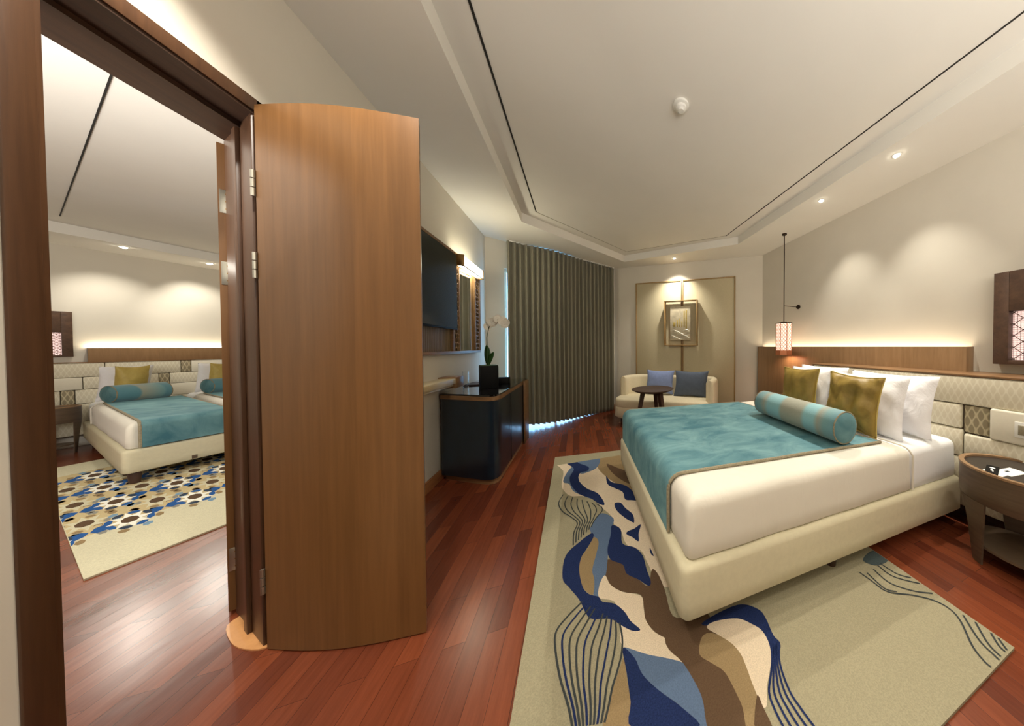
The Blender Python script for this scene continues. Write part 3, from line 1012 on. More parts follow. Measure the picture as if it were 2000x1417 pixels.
# wall lantern box
def lantern_box(fr, s0, s1, z0, z1, n0, n1, m0, m1, depth, label, group=None):
    """dark wooden box with a glowing latticed niche; s along the wall, niche n0..n1 x m0..m1"""
    p = fr((s0 + s1) / 2, 0, z0)
    e = thing('wall_lantern', tuple(p), label, 'wall lamp', group)
    bm = bmesh.new()
    rbox(bm, s0, n0, 0.001, depth, z0, z1, fr, 0.003)
    rbox(bm, n1, s1, 0.001, depth, z0, z1, fr, 0.003)
    rbox(bm, n0, n1, 0.001, depth, z0, m0, fr, 0.003)
    rbox(bm, n0, n1, 0.001, depth, m1, z1, fr, 0.003)
    finish('wooden_box', bm, 'lantern_wood', e)
    bm = bmesh.new()
    hexa(bm, n0, n1, 0.015, 0.02, m0, m1, fr)
    finish('glowing_panel', bm, 'niche', e)
    bm = bmesh.new()
    w = n1 - n0; h = m1 - m0; k = 0
    stp = w / 4.0
    t = 0.0035
    i = -h
    while i < w:
        for sgn in (1, -1):
            a0, b0, a1, b1 = (i, 0, i + h, h) if sgn == 1 else (i, h, i + h, 0)
            if a0 < 0: b0 = b0 + (0 - a0) * sgn; a0 = 0
            if a1 > w: b1 = b1 - (a1 - w) * sgn; a1 = w
            if a1 - a0 > 0.01:
                d = Vector((a1 - a0, b1 - b0)).normalized(); nn = Vector((-d.y, d.x)) * t / 2
                pts = [(a0 + nn.x, b0 + nn.y), (a1 + nn.x, b1 + nn.y), (a1 - nn.x, b1 - nn.y), (a0 - nn.x, b0 - nn.y)]
                lo = [bm.verts.new(fr(n0 + q[0], 0.030, m0 + q[1])) for q in pts]
                hi = [bm.verts.new(fr(n0 + q[0], 0.036, m0 + q[1])) for q in pts]
                bm.faces.new(lo); bm.faces.new(hi)
                for q in range(4): bm.faces.new([lo[q], lo[(q + 1) % 4], hi[(q + 1) % 4], hi[q]])
        i += stp
    # fine woven mesh
    g = 0.0
    while g < w:
        hexa(bm, n0 + g, n0 + g + 0.0018, 0.024, 0.026, m0, m1, fr); g += 0.016
    g = 0.0
    while g < h:
        hexa(bm, n0, n1, 0.024, 0.026, m0 + g, m0 + g + 0.0018, fr); g += 0.016
    finish('lattice', bm, 'lantern_wood', e)
    return e
lantern_box(frD, 0.40, 0.893, 1.17, 1.85, 0.475, 0.818, 1.20, 1.56, 0.10, 'dark wooden wall box with a glowing latticed niche above the nightstand')

# pendant
def pendant(x, y, ztop, zs1, zs0, r, label):
    e = thing('pendant_lamp', (x, y, zs0), label, 'lamp')
    bm = bmesh.new(); lathe(bm, [(0.028, -0.018), (0.034, -0.012), (0.034, 0)], x, y, 24, z=ztop); finish('ceiling_rose', bm, 'bronze', e)
    bm = bmesh.new(); tube(bm, [(x, y, zs1), (x, y, ztop - 0.01)], 0.007, 12); finish('rod', bm, 'bronze', e)
    bm = bmesh.new()
    tube(bm, [(x, y, 1.885), (XD - 0.012, y, 1.885)], 0.005, 10)
    tube(bm, [(XD - 0.016, y, 1.885), (XD - 0.0005, y, 1.885)], 0.032, 20)
    finish('wall_bracket', bm, 'bronze', e)
    n = 8
    def octo(rr, z): return [(x + rr * math.cos(2 * PI * (k + 0.5) / n), y + rr * math.sin(2 * PI * (k + 0.5) / n), z) for k in range(n)]
    bm = bmesh.new()
    prism(bm, [p[:2] for p in octo(r * 1.06, 0)], zs1 - 0.012, zs1)
    prism(bm, [p[:2] for p in octo(r * 0.4, 0)], zs1, zs1 + 0.016)
    finish('top_cap', bm, 'bronze', e)
    bm = bmesh.new()
    lo, hi = octo(r * 0.96, zs0 + 0.07), octo(r * 0.96, zs1 - 0.012)
    vl = [bm.verts.new(p) for p in lo]; vh = [bm.verts.new(p) for p in hi]
    for k in range(n):
        f = bm.faces.new([vl[k], vl[(k + 1) % n], vh[(k + 1) % n], vh[k]])
        mx, my = (lo[k][0] + lo[(k + 1) % n][0]) / 2 - x, (lo[k][1] + lo[(k + 1) % n][1]) / 2 - y
        ang = math.atan2(my, mx) - math.atan2(-y, -x)
        f.material_index = 0
    shade = finish('shade', bm, ['shade'], e)
    bm = bmesh.new()
    for k in range(n):
        a, b = octo(r, zs0)[k], octo(r, zs0)[(k + 1) % n]
        tube(bm, [a, (a[0], a[1], zs1 - 0.01)], 0.0045, 6)
        a, b = Vector(a), Vector(b)
        H = zs1 - 0.015 - (zs0 + 0.07)
        m = 7
        for i in range(m):
            za = zs0 + 0.07 + H * i / m; zb = zs0 + 0.07 + H * (i + 1) / m
            for h0, h1 in ((za, zb), (zb, za)):
                for q in range(2):
                    p = a.lerp(b, q / 2); s = a.lerp(b, (q + 1) / 2)
                    tube(bm, [(p.x, p.y, h0), (s.x, s.y, h1)], 0.0030, 4)
    finish('lattice', bm, 'copper', shade)
    bm = bmesh.new()
    vs = [[bm.verts.new((x + (p[0] - x) * k, y + (p[1] - y) * k, z)) for p in octo(r, 0)] for k, z in ((1.0, zs0 + 0.07), (1.02, zs0 + 0.04), (1.0, zs0), (0.93, zs0), (0.95, zs0 + 0.07))]
    for A_, B_ in zip(vs, vs[1:] + vs[:1]):
        for k in range(n): bm.faces.new([A_[k], A_[(k + 1) % n], B_[(k + 1) % n], B_[k]])
    finish('copper_ring', bm, 'copper', shade)
    light_at('bulb', 'POINT', (x, y, zs0 + 0.05), 5, (1.0, 0.74, 0.52), parent=e, shadow_soft_size=0.03)
    return e
pendant(2.721, 2.854, H1, 1.640, 1.18, 0.112, 'octagonal glowing pendant lamp on a thin dark rod beside the bed')

# nightstands
def nightstand(cx, cy, r, ry, zt, label, feet=0.0, rot=0.0):
    e = thing('nightstand', (cx, cy, 0), label, 'nightstand')
    S = 48
    def el(k, q): return (cx + q * r * math.cos(2 * PI * k / S), cy + q * ry * math.sin(2 * PI * k / S))
    bm = bmesh.new()
    rings = [(0.90, zt - 0.014), (0.99, zt - 0.012), (0.985, zt - 0.02), (0.988, zt - 0.10), (0.985, zt - 0.19), (0.95, zt - 0.20)]
    vs = [[bm.verts.new((*el(k, q), z)) for k in range(S)] for q, z in rings]
    for A_, B_ in zip(vs, vs[1:]):
        for k in range(S): bm.faces.new([A_[k], A_[(k + 1) % S], B_[(k + 1) % S], B_[k]])
    bm.faces.new(vs[-1])
    drum = finish('drum', bm, 'nightwood', e, 0.7)
    bm = bmesh.new()
    vs = [[bm.verts.new((*el(k, q), z)) for k in range(S)] for q, z in ((0.90, zt - 0.012), (0.90, zt), (0.94, zt + 0.002), (1.0, zt), (1.0, zt - 0.012))]
    for A_, B_ in zip(vs, vs[1:] + vs[:1]):
        for k in range(S): bm.faces.new([A_[k], A_[(k + 1) % S], B_[(k + 1) % S], B_[k]])
    finish('rim', bm, 'rim_wood', drum, 0.7)
    bm = bmesh.new()
    prism(bm, [el(k, 0.905) for k in range(S)], zt - 0.022, zt - 0.012)
    finish('tray_top', bm, 'black_tray', drum)
    for a in (145, 262, 20):
        bm = bmesh.new()
        k0 = (a - 17) / 360 * S; k1 = (a + 17) / 360 * S
        def sec(z, f, wd):
            km = (k0 + k1) / 2; h = (k1 - k0) / 2 * wd
            out = []
            for q in (0.98, 0.93):
                for s in (-1, -0.33, 0.33, 1):
                    out.append((*el(km + h * s, q * f), z))
            return out
        prev = None
        secs = [sec(zt - 0.195, 1.0, 1.0), sec(zt * 0.4, 0.93, 0.75), sec(0.0, 0.86, 0.42)]
        vv = [[bm.verts.new(p) for p in s] for s in secs]
        order = [0, 1, 2, 3, 7, 6, 5, 4]
        for A_, B_ in zip(vv, vv[1:]):
            for i in range(8):
                i0, i1 = order[i], order[(i + 1) % 8]
                bm.faces.new([A_[i0], A_[i1], B_[i1], B_[i0]])
        for s in (vv[0], vv[-1]): bm.faces.new([s[i] for i in order])
        finish('leg', bm, 'nightwood', e, 0.7)
    bm = bmesh.new()
    lathe(bm, [(r * 0.80, 0.10), (r * 0.80, 0.115)], cx, cy, 40, sy=ry / r)
    finish('lower_shelf', bm, 'nightwood', e)
    return e
nightstand(2.385, 0.610, 0.240, 0.258, 0.575, 'round brown wooden nightstand with curved legs, nearest the camera')
nightstand(2.60, 2.93, 0.22, 0.20, 0.60, 'round nightstand with a brass-coloured rim, mostly hidden beyond the large bed')

def slab(name, pts, z0, z1, mat, label, cat, marks=()):
    c = Vector((sum(p[0] for p in pts) / len(pts), sum(p[1] for p in pts) / len(pts), z0))
    bm = bmesh.new(); prism(bm, pts, z0, z1)
    o = finish(name, bm, mat, None, loc=tuple(c)); tag(o, label, cat)
    for (mn, mp, mm) in marks:
        bm = bmesh.new(); prism(bm, mp, z1 - 0.0002, z1 + 0.0004); finish(mn, bm, mm, o)
    return o
zt = 0.563
def rect(cx, cy, w, h, a):
    c, s = math.cos(a), math.sin(a)
    return [(cx + x * c - y * s, cy + x * s + y * c) for x, y in ((-w / 2, -h / 2), (w / 2, -h / 2), (w / 2, h / 2), (-w / 2, h / 2))]
a = -0.15
slab('note_card', rect(2.335, 0.640, 0.15, 0.075, a), zt, zt + 0.002, 'paper', 'white note card lying on the brown nightstand', 'card',
     [('print', rect(2.325, 0.650, 0.030, 0.012, a), 'charcoal')])
slab('envelope', rect(2.24, 0.672, 0.10, 0.085, a + 0.1), zt, zt + 0.003, 'paper', 'white envelope under the black booklet on the nightstand', 'envelope')
slab('black_booklet', rect(2.262, 0.690, 0.145, 0.050, 0.25), zt + 0.0035, zt + 0.009, 'black', 'black booklet with white print on the nightstand', 'booklet',
     [('round_logo', [(2.288 + 0.012 * math.cos(k * PI / 8), 0.697 + 0.012 * math.sin(k * PI / 8)) for k in range(16)], 'paper'),
      ('print', rect(2.248, 0.688, 0.030, 0.008, 0.25), 'paper'), ('print', rect(2.232, 0.678, 0.018, 0.005, 0.25), 'paper')])

# ------------------------------------------------------------------ television wall
e = thing('media_panel', (XA, 3.2, 1.23), 'framed wall panel with mirror and carved lattice strips behind the television', 'wall panel')
ya, yb, za, zb = 2.15, 4.235, 1.225, 2.31
bm = bmesh.new()
rbox(bm, ya, yb, 0.001, 0.05, zb - 0.028, zb, frA, 0.003)
rbox(bm, ya, yb, 0.001, 0.05, za, za + 0.028, frA, 0.003)
rbox(bm, yb - 0.02, yb, 0.001, 0.05, za, zb, frA, 0.003)
rbox(bm, ya, ya + 0.02, 0.001, 0.05, za, zb, frA, 0.003)
rbox(bm, 3.425, 3.44, 0.001, 0.045, za, zb, frA, 0.003)
finish('frame', bm, 'midwood', e)
bm = bmesh.new()
y = ya + 0.02
while y < 3.42:
    rbox(bm, y, y + 0.028, 0.001, 0.022, za + 0.025, zb - 0.025, frA, 0.008); y += 0.03
finish('fluted_panel', bm, 'fluted', e)
bm = bmesh.new(); hexa(bm, 3.60, 3.93, 0.010, 0.014, za + 0.028, zb - 0.028, lambda s, o, z: frA(s, o + (s - 3.6) * 0.06, z)); finish('mirror', bm, 'mirror', e)
bm = bmesh.new(); rbox(bm, 3.93, 4.06, 0.002, 0.020, za + 0.028, zb - 0.028, frA, 0.002); finish('gilt_strip', bm, 'panelwood', e)
def lattice_strip(s0, s1):
    bm = bmesh.new()
    rbox(bm, s0, s0 + 0.014, 0.012, 0.045, za + 0.028, zb - 0.028, frA, 0.002)
    rbox(bm, s1 - 0.014, s1, 0.012, 0.045, za + 0.028, zb - 0.028, frA, 0.002)
    w = s1 - s0; n = 3; c = w / n; z = za + 0.04; r = 0
    while z < zb - 0.06:
        for k in range(n + (r % 2)):
            sc = s0 + c * (k + (0.5 if r % 2 == 0 else 0.0))
            pts = []
            for q in range(6):
                t = PI / 3 * q + PI / 6
                s_ = min(max(sc + c * 0.56 * math.cos(t), s0 + 0.004), s1 - 0.004)
                pts.append(frA(s_, 0.036, z + 0.033 * math.sin(t)))
            tube(bm, pts, 0.0055, 5, closed=True)
        z += 0.05; r += 1
    finish('carved_lattice', bm, 'lattice', e)
lattice_strip(3.445, 3.60)
lattice_strip(4.06, 4.215)
bm = bmesh.new(); hexa(bm, 3.44, 3.60, 0.002, 0.010, za + 0.02, zb - 0.02, frA); hexa(bm, 4.06, 4.215, 0.002, 0.010, za + 0.02, zb - 0.02, frA); finish('backing', bm, 'nightwood', e)

e = thing('vanity_lamp', (XA + 0.1, 3.8, 2.15), 'long glowing vanity lamp with dark metal end caps over the mirror', 'lamp')
bm = bmesh.new(); rbox(bm, 3.49, 4.10, 0.05, 0.118, 2.180, 2.285, frA, 0.012, 3); finish('diffuser', bm, 'tube', e)
bm = bmesh.new(); rbox(bm, 3.475, 3.495, 0.0505, 0.124, 2.168, 2.293, frA, 0.004); finish('end_cap', bm, 'brass', e)
bm = bmesh.new(); rbox(bm, 4.095, 4.112, 0.0505, 0.124, 2.168, 2.293, frA, 0.004); finish('end_cap', bm, 'brass', e)
bm = bmesh.new(); rbox(bm, 3.49, 4.10, 0.0505, 0.062, 2.165, 2.181, frA, 0.003); rbox(bm, 3.49, 4.10, 0.112, 0.122, 2.170, 2.182, frA, 0.003); finish('rail', bm, 'brass', e)

e = thing('television', (XA + 0.09, 2.85, 1.47), 'large black flat television mounted on the fluted panel', 'television')
bm = bmesh.new(); rbox(bm, 2.20, 3.375, 0.055, 0.098, 1.475, 2.245, frA, 0.004); finish('housing', bm, 'black', e)
bm = bmesh.new(); hexa(bm, 2.212, 3.363, 0.098, 0.100, 1.49, 2.235, frA); finish('screen', bm, 'screen', e)
bm = bmesh.new(); rbox(bm, 2.6, 2.95, 0.022, 0.055, 1.7, 2.0, frA, 0.004); finish('wall_bracket', bm, 'black', e)

# desk and cabinet
e = thing('desk', (-1.15, 2.9, 0), 'pale wooden wall desk between the door leaf and the dark teal cabinet', 'desk')
bm = bmesh.new(); rbox(bm, 1.95, 3.36, 0.001, 0.138, 0.935, 0.988, frA, 0.006); finish('desktop', bm, 'desk', e)
bm = bmesh.new(); rbox(bm, 3.20, 3.375, 0.001, 0.142, 0.890, 1.000, frA, 0.004); finish('end_block', bm, 'midwood', e)
bm = bmesh.new(); rbox(bm, 1.98, 3.20, 0.001, 0.12, 0.912, 0.935, frA, 0.004); finish('apron', bm, 'desk', e)

def rounded(pts, r, n=6):
    out = []
    m = len(pts)
    for i in range(m):
        p, c, q = Vector(pts[i - 1]), Vector(pts[i]), Vector(pts[(i + 1) % m])
        rr = r[i]
        if rr <= 0: out.append(tuple(c)); continue
        a = c + (p - c).normalized() * rr; b = c + (q - c).normalized() * rr
        for k in range(n + 1):
            t = k / n
            out.append(tuple(a * (1 - t) ** 2 + c * 2 * t * (1 - t) + b * t * t))
    return out
def inset(pts, d):
    c = Vector((sum(p[0] for p in pts) / len(pts), sum(p[1] for p in pts) / len(pts)))
    return [tuple(Vector(p) + (c - Vector(p)).normalized() * d) for p in pts]
cab = rounded([(XA + 0.004, 3.20), (-0.70, 2.83), (-0.685, 4.27), (XA + 0.004, 4.27)], [0.04, 0.17, 0.02, 0])
e = thing('cabinet', (-1.0, 3.6, 0), 'dark teal lacquered minibar cabinet with rounded end and black glass top', 'cabinet')
bm = bmesh.new(); prism(bm, inset(cab, 0.035), 0.0, 0.055); finish('plinth', bm, 'midwood', e)
bm = bmesh.new(); prism(bm, inset(cab, 0.006), 0.055, 0.795); finish('body', bm, 'tealpaint', e)
bm = bmesh.new(); prism(bm, cab, 0.795, 0.832); finish('edge_band', bm, 'midwood', e)
bm = bmesh.new(); prism(bm, inset(cab, 0.012), 0.832, 0.848); finish('glass_top', bm, 'blackglass', e)
bm = bmesh.new(); rbox(bm, 3.98, 4.275, 0.573, 0.588, 0.0, 0.832, frA, 0.003); finish('end_panel', bm, 'midwood', e)
bm = bmesh.new(); rbox(bm, 3.32, 3.325, 0.567, 0.571, 0.06, 0.79, frA, 0.0005); finish('door_gap', bm, 'black', e)

# things standing on the cabinet
e = thing('potted_orchid', (-0.99, 3.40, 0.848), 'white orchid with an arching stem in a square black pot', 'plant')
px_, py_ = -0.915, 3.43
def pbox(bm, hw, z0, z1, rr=0.006, a=0.38):
    c, s = math.cos(a), math.sin(a)
    f = lambda x, y, z: Vector((px_ + x * c - y * s, py_ + x * s + y * c, z))
    rbox(bm, -hw, hw, -hw, hw, z0, z1, f, rr)
bm = bmesh.new(); pbox(bm, 0.078, 0.849, 1.095); pot_ = finish('pot', bm, 'black', e)
bm = bmesh.new(); pbox(bm, 0.072, 1.09, 1.10, 0.002); finish('moss', bm, 'leaf', pot_)
stem = [(px_, py_, 1.09), (px_ - 0.01, py_, 1.24), (px_ - 0.01, py_ - 0.01, 1.40), (px_ + 0.01, py_ - 0.01, 1.51), (px_ + 0.05, py_ - 0.02, 1.575), (px_ + 0.10, py_ - 0.03, 1.59), (px_ + 0.15, py_ - 0.05, 1.57), (px_ + 0.18, py_ - 0.06, 1.52)]
bm = bmesh.new(); tube(bm, stem, [0.005, 0.005, 0.004, 0.004, 0.0035, 0.003, 0.0025, 0.002], 8); orchid_stem = finish('stem', bm, 'leaf', e)
def leafmesh(bm, base, tip, w, bend, side):
    base, tip = Vector(base), Vector(tip); d = tip - base; n = 10
    sv = Vector(side).normalized()
    L = []; R = []; Cc = []
    for i in range(n + 1):
        t = i / n
        p = base + d * t + Vector((0, 0, bend * math.sin(PI * t)))
        ww = w * math.sin(PI * min(1, 0.12 + t * 0.88)) ** 0.7
        L.append(bm.verts.new(p + sv * ww + Vector((0, 0, 0.012)))); R.append(bm.verts.new(p - sv * ww + Vector((0, 0, 0.012)))); Cc.append(bm.verts.new(p))
    for i in range(n):
        bm.faces.new([L[i], L[i + 1], Cc[i + 1], Cc[i]]); bm.faces.new([Cc[i], Cc[i + 1], R[i + 1], R[i]])
for tip, w, bend in (((px_ - 0.02, py_ + 0.02, 1.31), 0.036, 0.01), ((px_ + 0.05, py_ - 0.02, 1.23), 0.032, 0.02), ((px_ - 0.03, py_ + 0.07, 1.25), 0.03, 0.02)):
    bm = bmesh.new(); leafmesh(bm, (px_, py_, 1.09), tip, w, bend, (0.92, -0.38, 0.2))
    o = finish('leaf', bm, 'leaf', e); s = o.modifiers.new('thick', 'SOLIDIFY'); s.thickness = 0.003
random.seed(3)
for k in range(14):
    t = k / 13
    i = 3 + t * 3.9; a = Vector(stem[int(i)]); b = Vector(stem[min(int(i) + 1, 7)]); p = a.lerp(b, i - int(i)) + Vector((random.uniform(-.02, .02), random.uniform(-.03, .03), random.uniform(0.0, .03)))
    bm = bmesh.new()
    fwd = Vector((random.uniform(-0.3, 0.7), -1, random.uniform(-0.4, 0.2))).normalized(); sx = fwd.orthogonal().normalized(); sy = fwd.cross(sx)
    for q in range(5):
        an = 2 * PI * q / 5 + random.random() * 0.2
        d = sx * math.cos(an) + sy * math.sin(an); nn = fwd.cross(d)
        R_ = 0.042; W_ = 0.025
        vs = [bm.verts.new(p + d * r_ * R_ + nn * w_ * W_ + fwd * (0.006 * r_)) for r_, w_ in ((0.05, 0), (0.45, 0.8), (0.85, 0.75), (1.0, 0.0), (0.85, -0.75), (0.45, -0.8))]
        bm.faces.new(vs)
    lathe(bm, [(0.004, 0), (0.006, 0.006), (0.002, 0.012)], p.x, p.y, 8, z=p.z - 0.006)
    finish('blossom', bm, 'petal', orchid_stem)

def glass(x, y, z, r, h, label):
    bm = bmesh.new()
    lathe(bm, [(r * 0.85, 0), (r, h), (r * 0.93, h), (r * 0.8, 0.01)], x, y, 20, z=z)
    o = finish('drinking_glass', bm, 'glass', None, 0.8, loc=(x, y, z))
    tag(o, label, 'glass', 'tall clear glasses on the cabinet')
glass(-1.205, 3.70, 0.8485, 0.028, 0.17, 'tall clear drinking glass nearer the flat dark tray')
glass(-1.170, 3.60, 0.8485, 0.028, 0.17, 'tall clear drinking glass nearer the pale desk end')
slab('coaster_tray', rect(-1.13, 3.80, 0.17, 0.26, 0), 0.8485, 0.862, 'darkwood', 'flat dark tray behind the orchid pot on the cabinet', 'tray')
bm = bmesh.new(); rbox(bm, -0.92, -0.80, 3.72, 3.84, 0.8485, 0.92, ident, 0.004)
tag(finish('tissue_box', bm, 'black', None, loc=(-0.86, 3.78, 0.8485)), 'small black box beside the orchid pot, on the curtain side', 'box')

# ------------------------------------------------------------------ curtain
cL, cR = (-0.995, 4.62), (0.665, 5.40)
e = thing('curtain', (-0.2, 4.95, 0), 'floor-length grey-brown pleated curtain covering the window', 'curtain')
uc = unit(cL, cR); nc = Vector((uc.y, -uc.x)); LL = (Vector(cR) - Vector(cL)).length
bm = bmesh.new()
nf = 24; per = 16; cols = nf * per
rowsz = [0.0, 0.08, 0.4, 0.9, 1.4, 1.9, 2.4, 2.7, 2.82, 2.895]
vv = []
for zi, z in enumerate(rowsz):
    row = []
    for i in range(cols + 1):
        t = i / cols
        ph = t * nf * 2 * PI
        jit = noise.noise(Vector((t * 23, 0.3, 0)))
        k = 0.55 if z > 2.85 else 1.0
        amp = (0.044 + 0.02 * noise.noise(Vector((t * 17, z * 0.4, 5)))) * k
        wv = math.sin(ph + 0.9 * jit)
        wv = math.copysign(abs(wv) ** 0.65, wv)
        o_ = wv * amp + 0.012 * noise.noise(Vector((t * 40, z * 0.8, 9)))
        o_ += 0.10 * math.sin(PI * min(1, t / 0.7)) ** 2 if t < 0.7 else 0
        s = t * LL + 0.008 * math.cos(ph) * k
        flare = 0.02 * (1 - z / 2.9) if t < 0.1 else 0
        # the hem hangs clear of the floor on the left and touches it on the right
        zz = z
        if zi == 0: zz = 0.066 * max(0, 1 - t / 0.66) + 0.004
        row.append(bm.verts.new((cL[0] + uc.x * s + nc.x * o_, cL[1] + uc.y * s + nc.y * o_, zz)))
    vv.append(row)
for a, b in zip(vv, vv[1:]):
    for i in range(cols):
        bm.faces.new([a[i], a[i + 1], b[i + 1], b[i]])
o = finish('pleated_cloth', bm, 'curtain', e, 2.5)
s = o.modifiers.new('thick', 'SOLIDIFY'); s.thickness = 0.003
bm = bmesh.new()
f = lambda a, b, z: Vector((cL[0] + uc.x * a + nc.x * b, cL[1] + uc.y * a + nc.y * b, z))
rbox(bm, 0.0, LL, -0.02, 0.02, 2.892, 2.909, f, 0.003)
finish('curtain_track', bm, 'white', e)

# ------------------------------------------------------------------ picture panel and picture
e = thing('picture_panel', tuple(frC(1.48, 0, 0.1)), 'two tall beige cloth wall panels with thin wooden edging behind the sofa', 'wall panel')
for s0, s1, nm in ((0.52, 1.448, 1), (1.497, 2.455, 1)):
    bm = bmesh.new(); rbox(bm, s0, s1, 0.001, 0.022, 0.12, 2.55, frC, 0.003); finish('cloth_panel', bm, 'panelcloth', e)
bm = bmesh.new()
t = 0.022
for s0, s1, z0, z1 in ((0.50, 0.52, 0.12, 2.57), (2.455, 2.477, 0.12, 2.57), (0.50, 1.448, 2.55, 2.57), (1.497, 2.477, 2.55, 2.57), (1.448, 1.462, 0.12, 2.57), (1.483, 1.497, 0.12, 2.57)):
    rbox(bm, s0, s1, 0.001, 0.036, z0, z1, frC, 0.002)
finish('wooden_edging', bm, 'panelwood', e)
bm = bmesh.new()
rbox(bm, 1.462, 1.483, 0.001, 0.03, 0.12, 2.57, frC, 0.001)
finish('centre_groove', bm, 'darkwood', e)

e = thing('framed_picture', tuple(frC(1.46, 0.05, 1.32)), 'small framed relief picture in gold and grey, hanging over the sofa', 'picture')
q0, q1, r0, r1 = 1.14, 1.79, 1.32, 2.17
bm = bmesh.new()
for s0, s1, z0, z1 in ((q0, q0 + 0.016, r0, r1), (q1 - 0.016, q1, r0, r1), (q0, q1, r0, r0 + 0.016), (q0, q1, r1 - 0.016, r1)):
    rbox(bm, s0, s1, 0.037, 0.13, z0, z1, frC, 0.003)
finish('open_frame', bm, 'panelwood', e)
bm = bmesh.new(); rbox(bm, 1.255, 1.655, 0.075, 0.10, 1.425, 2.06, frC, 0.003); canvas = finish('canvas', bm, 'picture', e)
bm = bmesh.new()
for s0, s1, z0, z1 in ((1.30, 1.42, 1.5, 1.6),): pass
rbox(bm, 1.40, 1.51, 0.0365, 0.076, 1.60, 1.80, frC, 0.002); finish('mount', bm, 'darkwood', e)
random.seed(11)
for k, (s_, z0, z1, w) in enumerate(((1.535, 1.66, 1.97, 0.022), (1.575, 1.64, 1.99, 0.028), (1.34, 1.68, 1.76, 0.045), (1.40, 1.67, 1.80, 0.022), (1.45, 1.665, 1.83, 0.018), (1.49, 1.67, 1.78, 0.018))):
    bm = bmesh.new()
    rbox(bm, s_ - w / 2, s_ + w / 2, 0.100, 0.104, z0, z1, frC, 0.0015)
    finish('gold_relief', bm, 'gold2', canvas)
bm = bmesh.new()
for k in range(5):
    z = 1.46 + k * 0.035
    tube(bm, [frC(1.28 + 0.36 * i / 10, 0.100, z + 0.018 * math.sin(i * 0.9 + k * 1.7)) for i in range(11)], 0.003, 5)
finish('relief_lines', bm, 'steel', canvas)

# ------------------------------------------------------------------ sofa, cushions, side table
e = thing('sofa', tuple(frC(1.35, 0.5, 0)), 'small curved cream sofa with two blue cushions by the picture wall', 'sofa')
def vlist(l): return [Vector(q) for q in l]
seat = rounded([(0.44, 0.22), (2.12, 0.22), (2.13, 0.86), (0.46, 0.96)], [0.12, 0.08, 0.16, 0.34], 10)
bm = bmesh.new()
def stack(pts, levels, fr):
    rings = []
    c = Vector((sum(p[0] for p in pts) / len(pts), sum(p[1] for p in pts) / len(pts)))
    for ins, z in levels:
        rings.append([bm.verts.new(fr(*(Vector(p) + (c - Vector(p)).normalized() * ins), z)) for p in pts])
    for a, b in zip(rings, rings[1:]):
        for i in range(len(pts)): bm.faces.new([a[i], a[(i + 1) % len(pts)], b[(i + 1) % len(pts)], b[i]])
    bm.faces.new(rings[0]); bm.faces.new(rings[-1])
stack(seat, [(0.03, 0.10), (0.0, 0.12), (0.0, 0.27), (0.01, 0.285)], frC)
finish('base', bm, 'sofa', e, 0.9)
bm = bmesh.new()
stack(seat, [(0.012, 0.286), (0.0, 0.30), (0.0, 0.385), (0.012, 0.41), (0.04, 0.425)], frC)
finish('seat_cushion', bm, 'sofa', e, 0.9)
path = smooth_open([(0.535, 0.60), (0.50, 0.40), (0.60, 0.20), (0.82, 0.13), (1.33, 0.115), (1.85, 0.12), (2.08, 0.19), (2.15, 0.38), (2.15, 0.62), (2.13, 0.74)], 5)
bm = bmesh.new()
prev = None
for i, p in enumerate(path):
    a = Vector(path[max(i - 1, 0)]); b = Vector(path[min(i + 1, len(path) - 1)])
    d = (b - a).normalized(); n_ = Vector((-d.y, d.x))
    h = 0.76
    hw = 0.062
    endk = 1.0 if 0 < i < len(path) - 1 else 0.6
    sec = []
    for (o_, z) in [(-1, 0.12), (-1, h - 0.05), (-0.8, h - 0.018), (-0.4, h), (0.4, h), (0.8, h - 0.018), (1, h - 0.05), (1, 0.12)]:
        q = Vector(p) + n_ * (o_ * hw * endk)
        sec.append(bm.verts.new(frC(q.x, max(q.y, 0.042), z)))
    if prev:
        for k in range(8): bm.faces.new([prev[k], prev[(k + 1) % 8], sec[(k + 1) % 8], sec[k]])
    else: bm.faces.new(sec)
    prev = sec
bm.faces.new(prev)
finish('curved_back', bm, 'sofa', e, 0.9)
for (s_, o_) in ((0.62, 0.80), (2.0, 0.76), (0.66, 0.30), (2.0, 0.30)):
    bm = bmesh.new(); p = frC(s_, o_, 0); lathe(bm, [(0.018, 0), (0.024, 0.12)], p.x, p.y, 14); finish('leg', bm, 'darkwood', e)
dC = (TC.x, TC.y)
pillow('sofa_cushion', 0.55, 0.44, 0.15, 'slate_lit', tuple(frC(1.135, 0.34, 0.655)), dC, 0.25, 'slate blue cushion, coloured as lit by the spot, on the left side of the cream sofa', 'cushion', None, 0.10, 21, 0.006)
pillow('sofa_cushion', 0.62, 0.47, 0.16, 'slate', tuple(frC(1.735, 0.36, 0.645)), dC, 0.25, 'dark slate blue cushion on the right side of the cream sofa', 'cushion', None, 0.10, 23, 0.006)

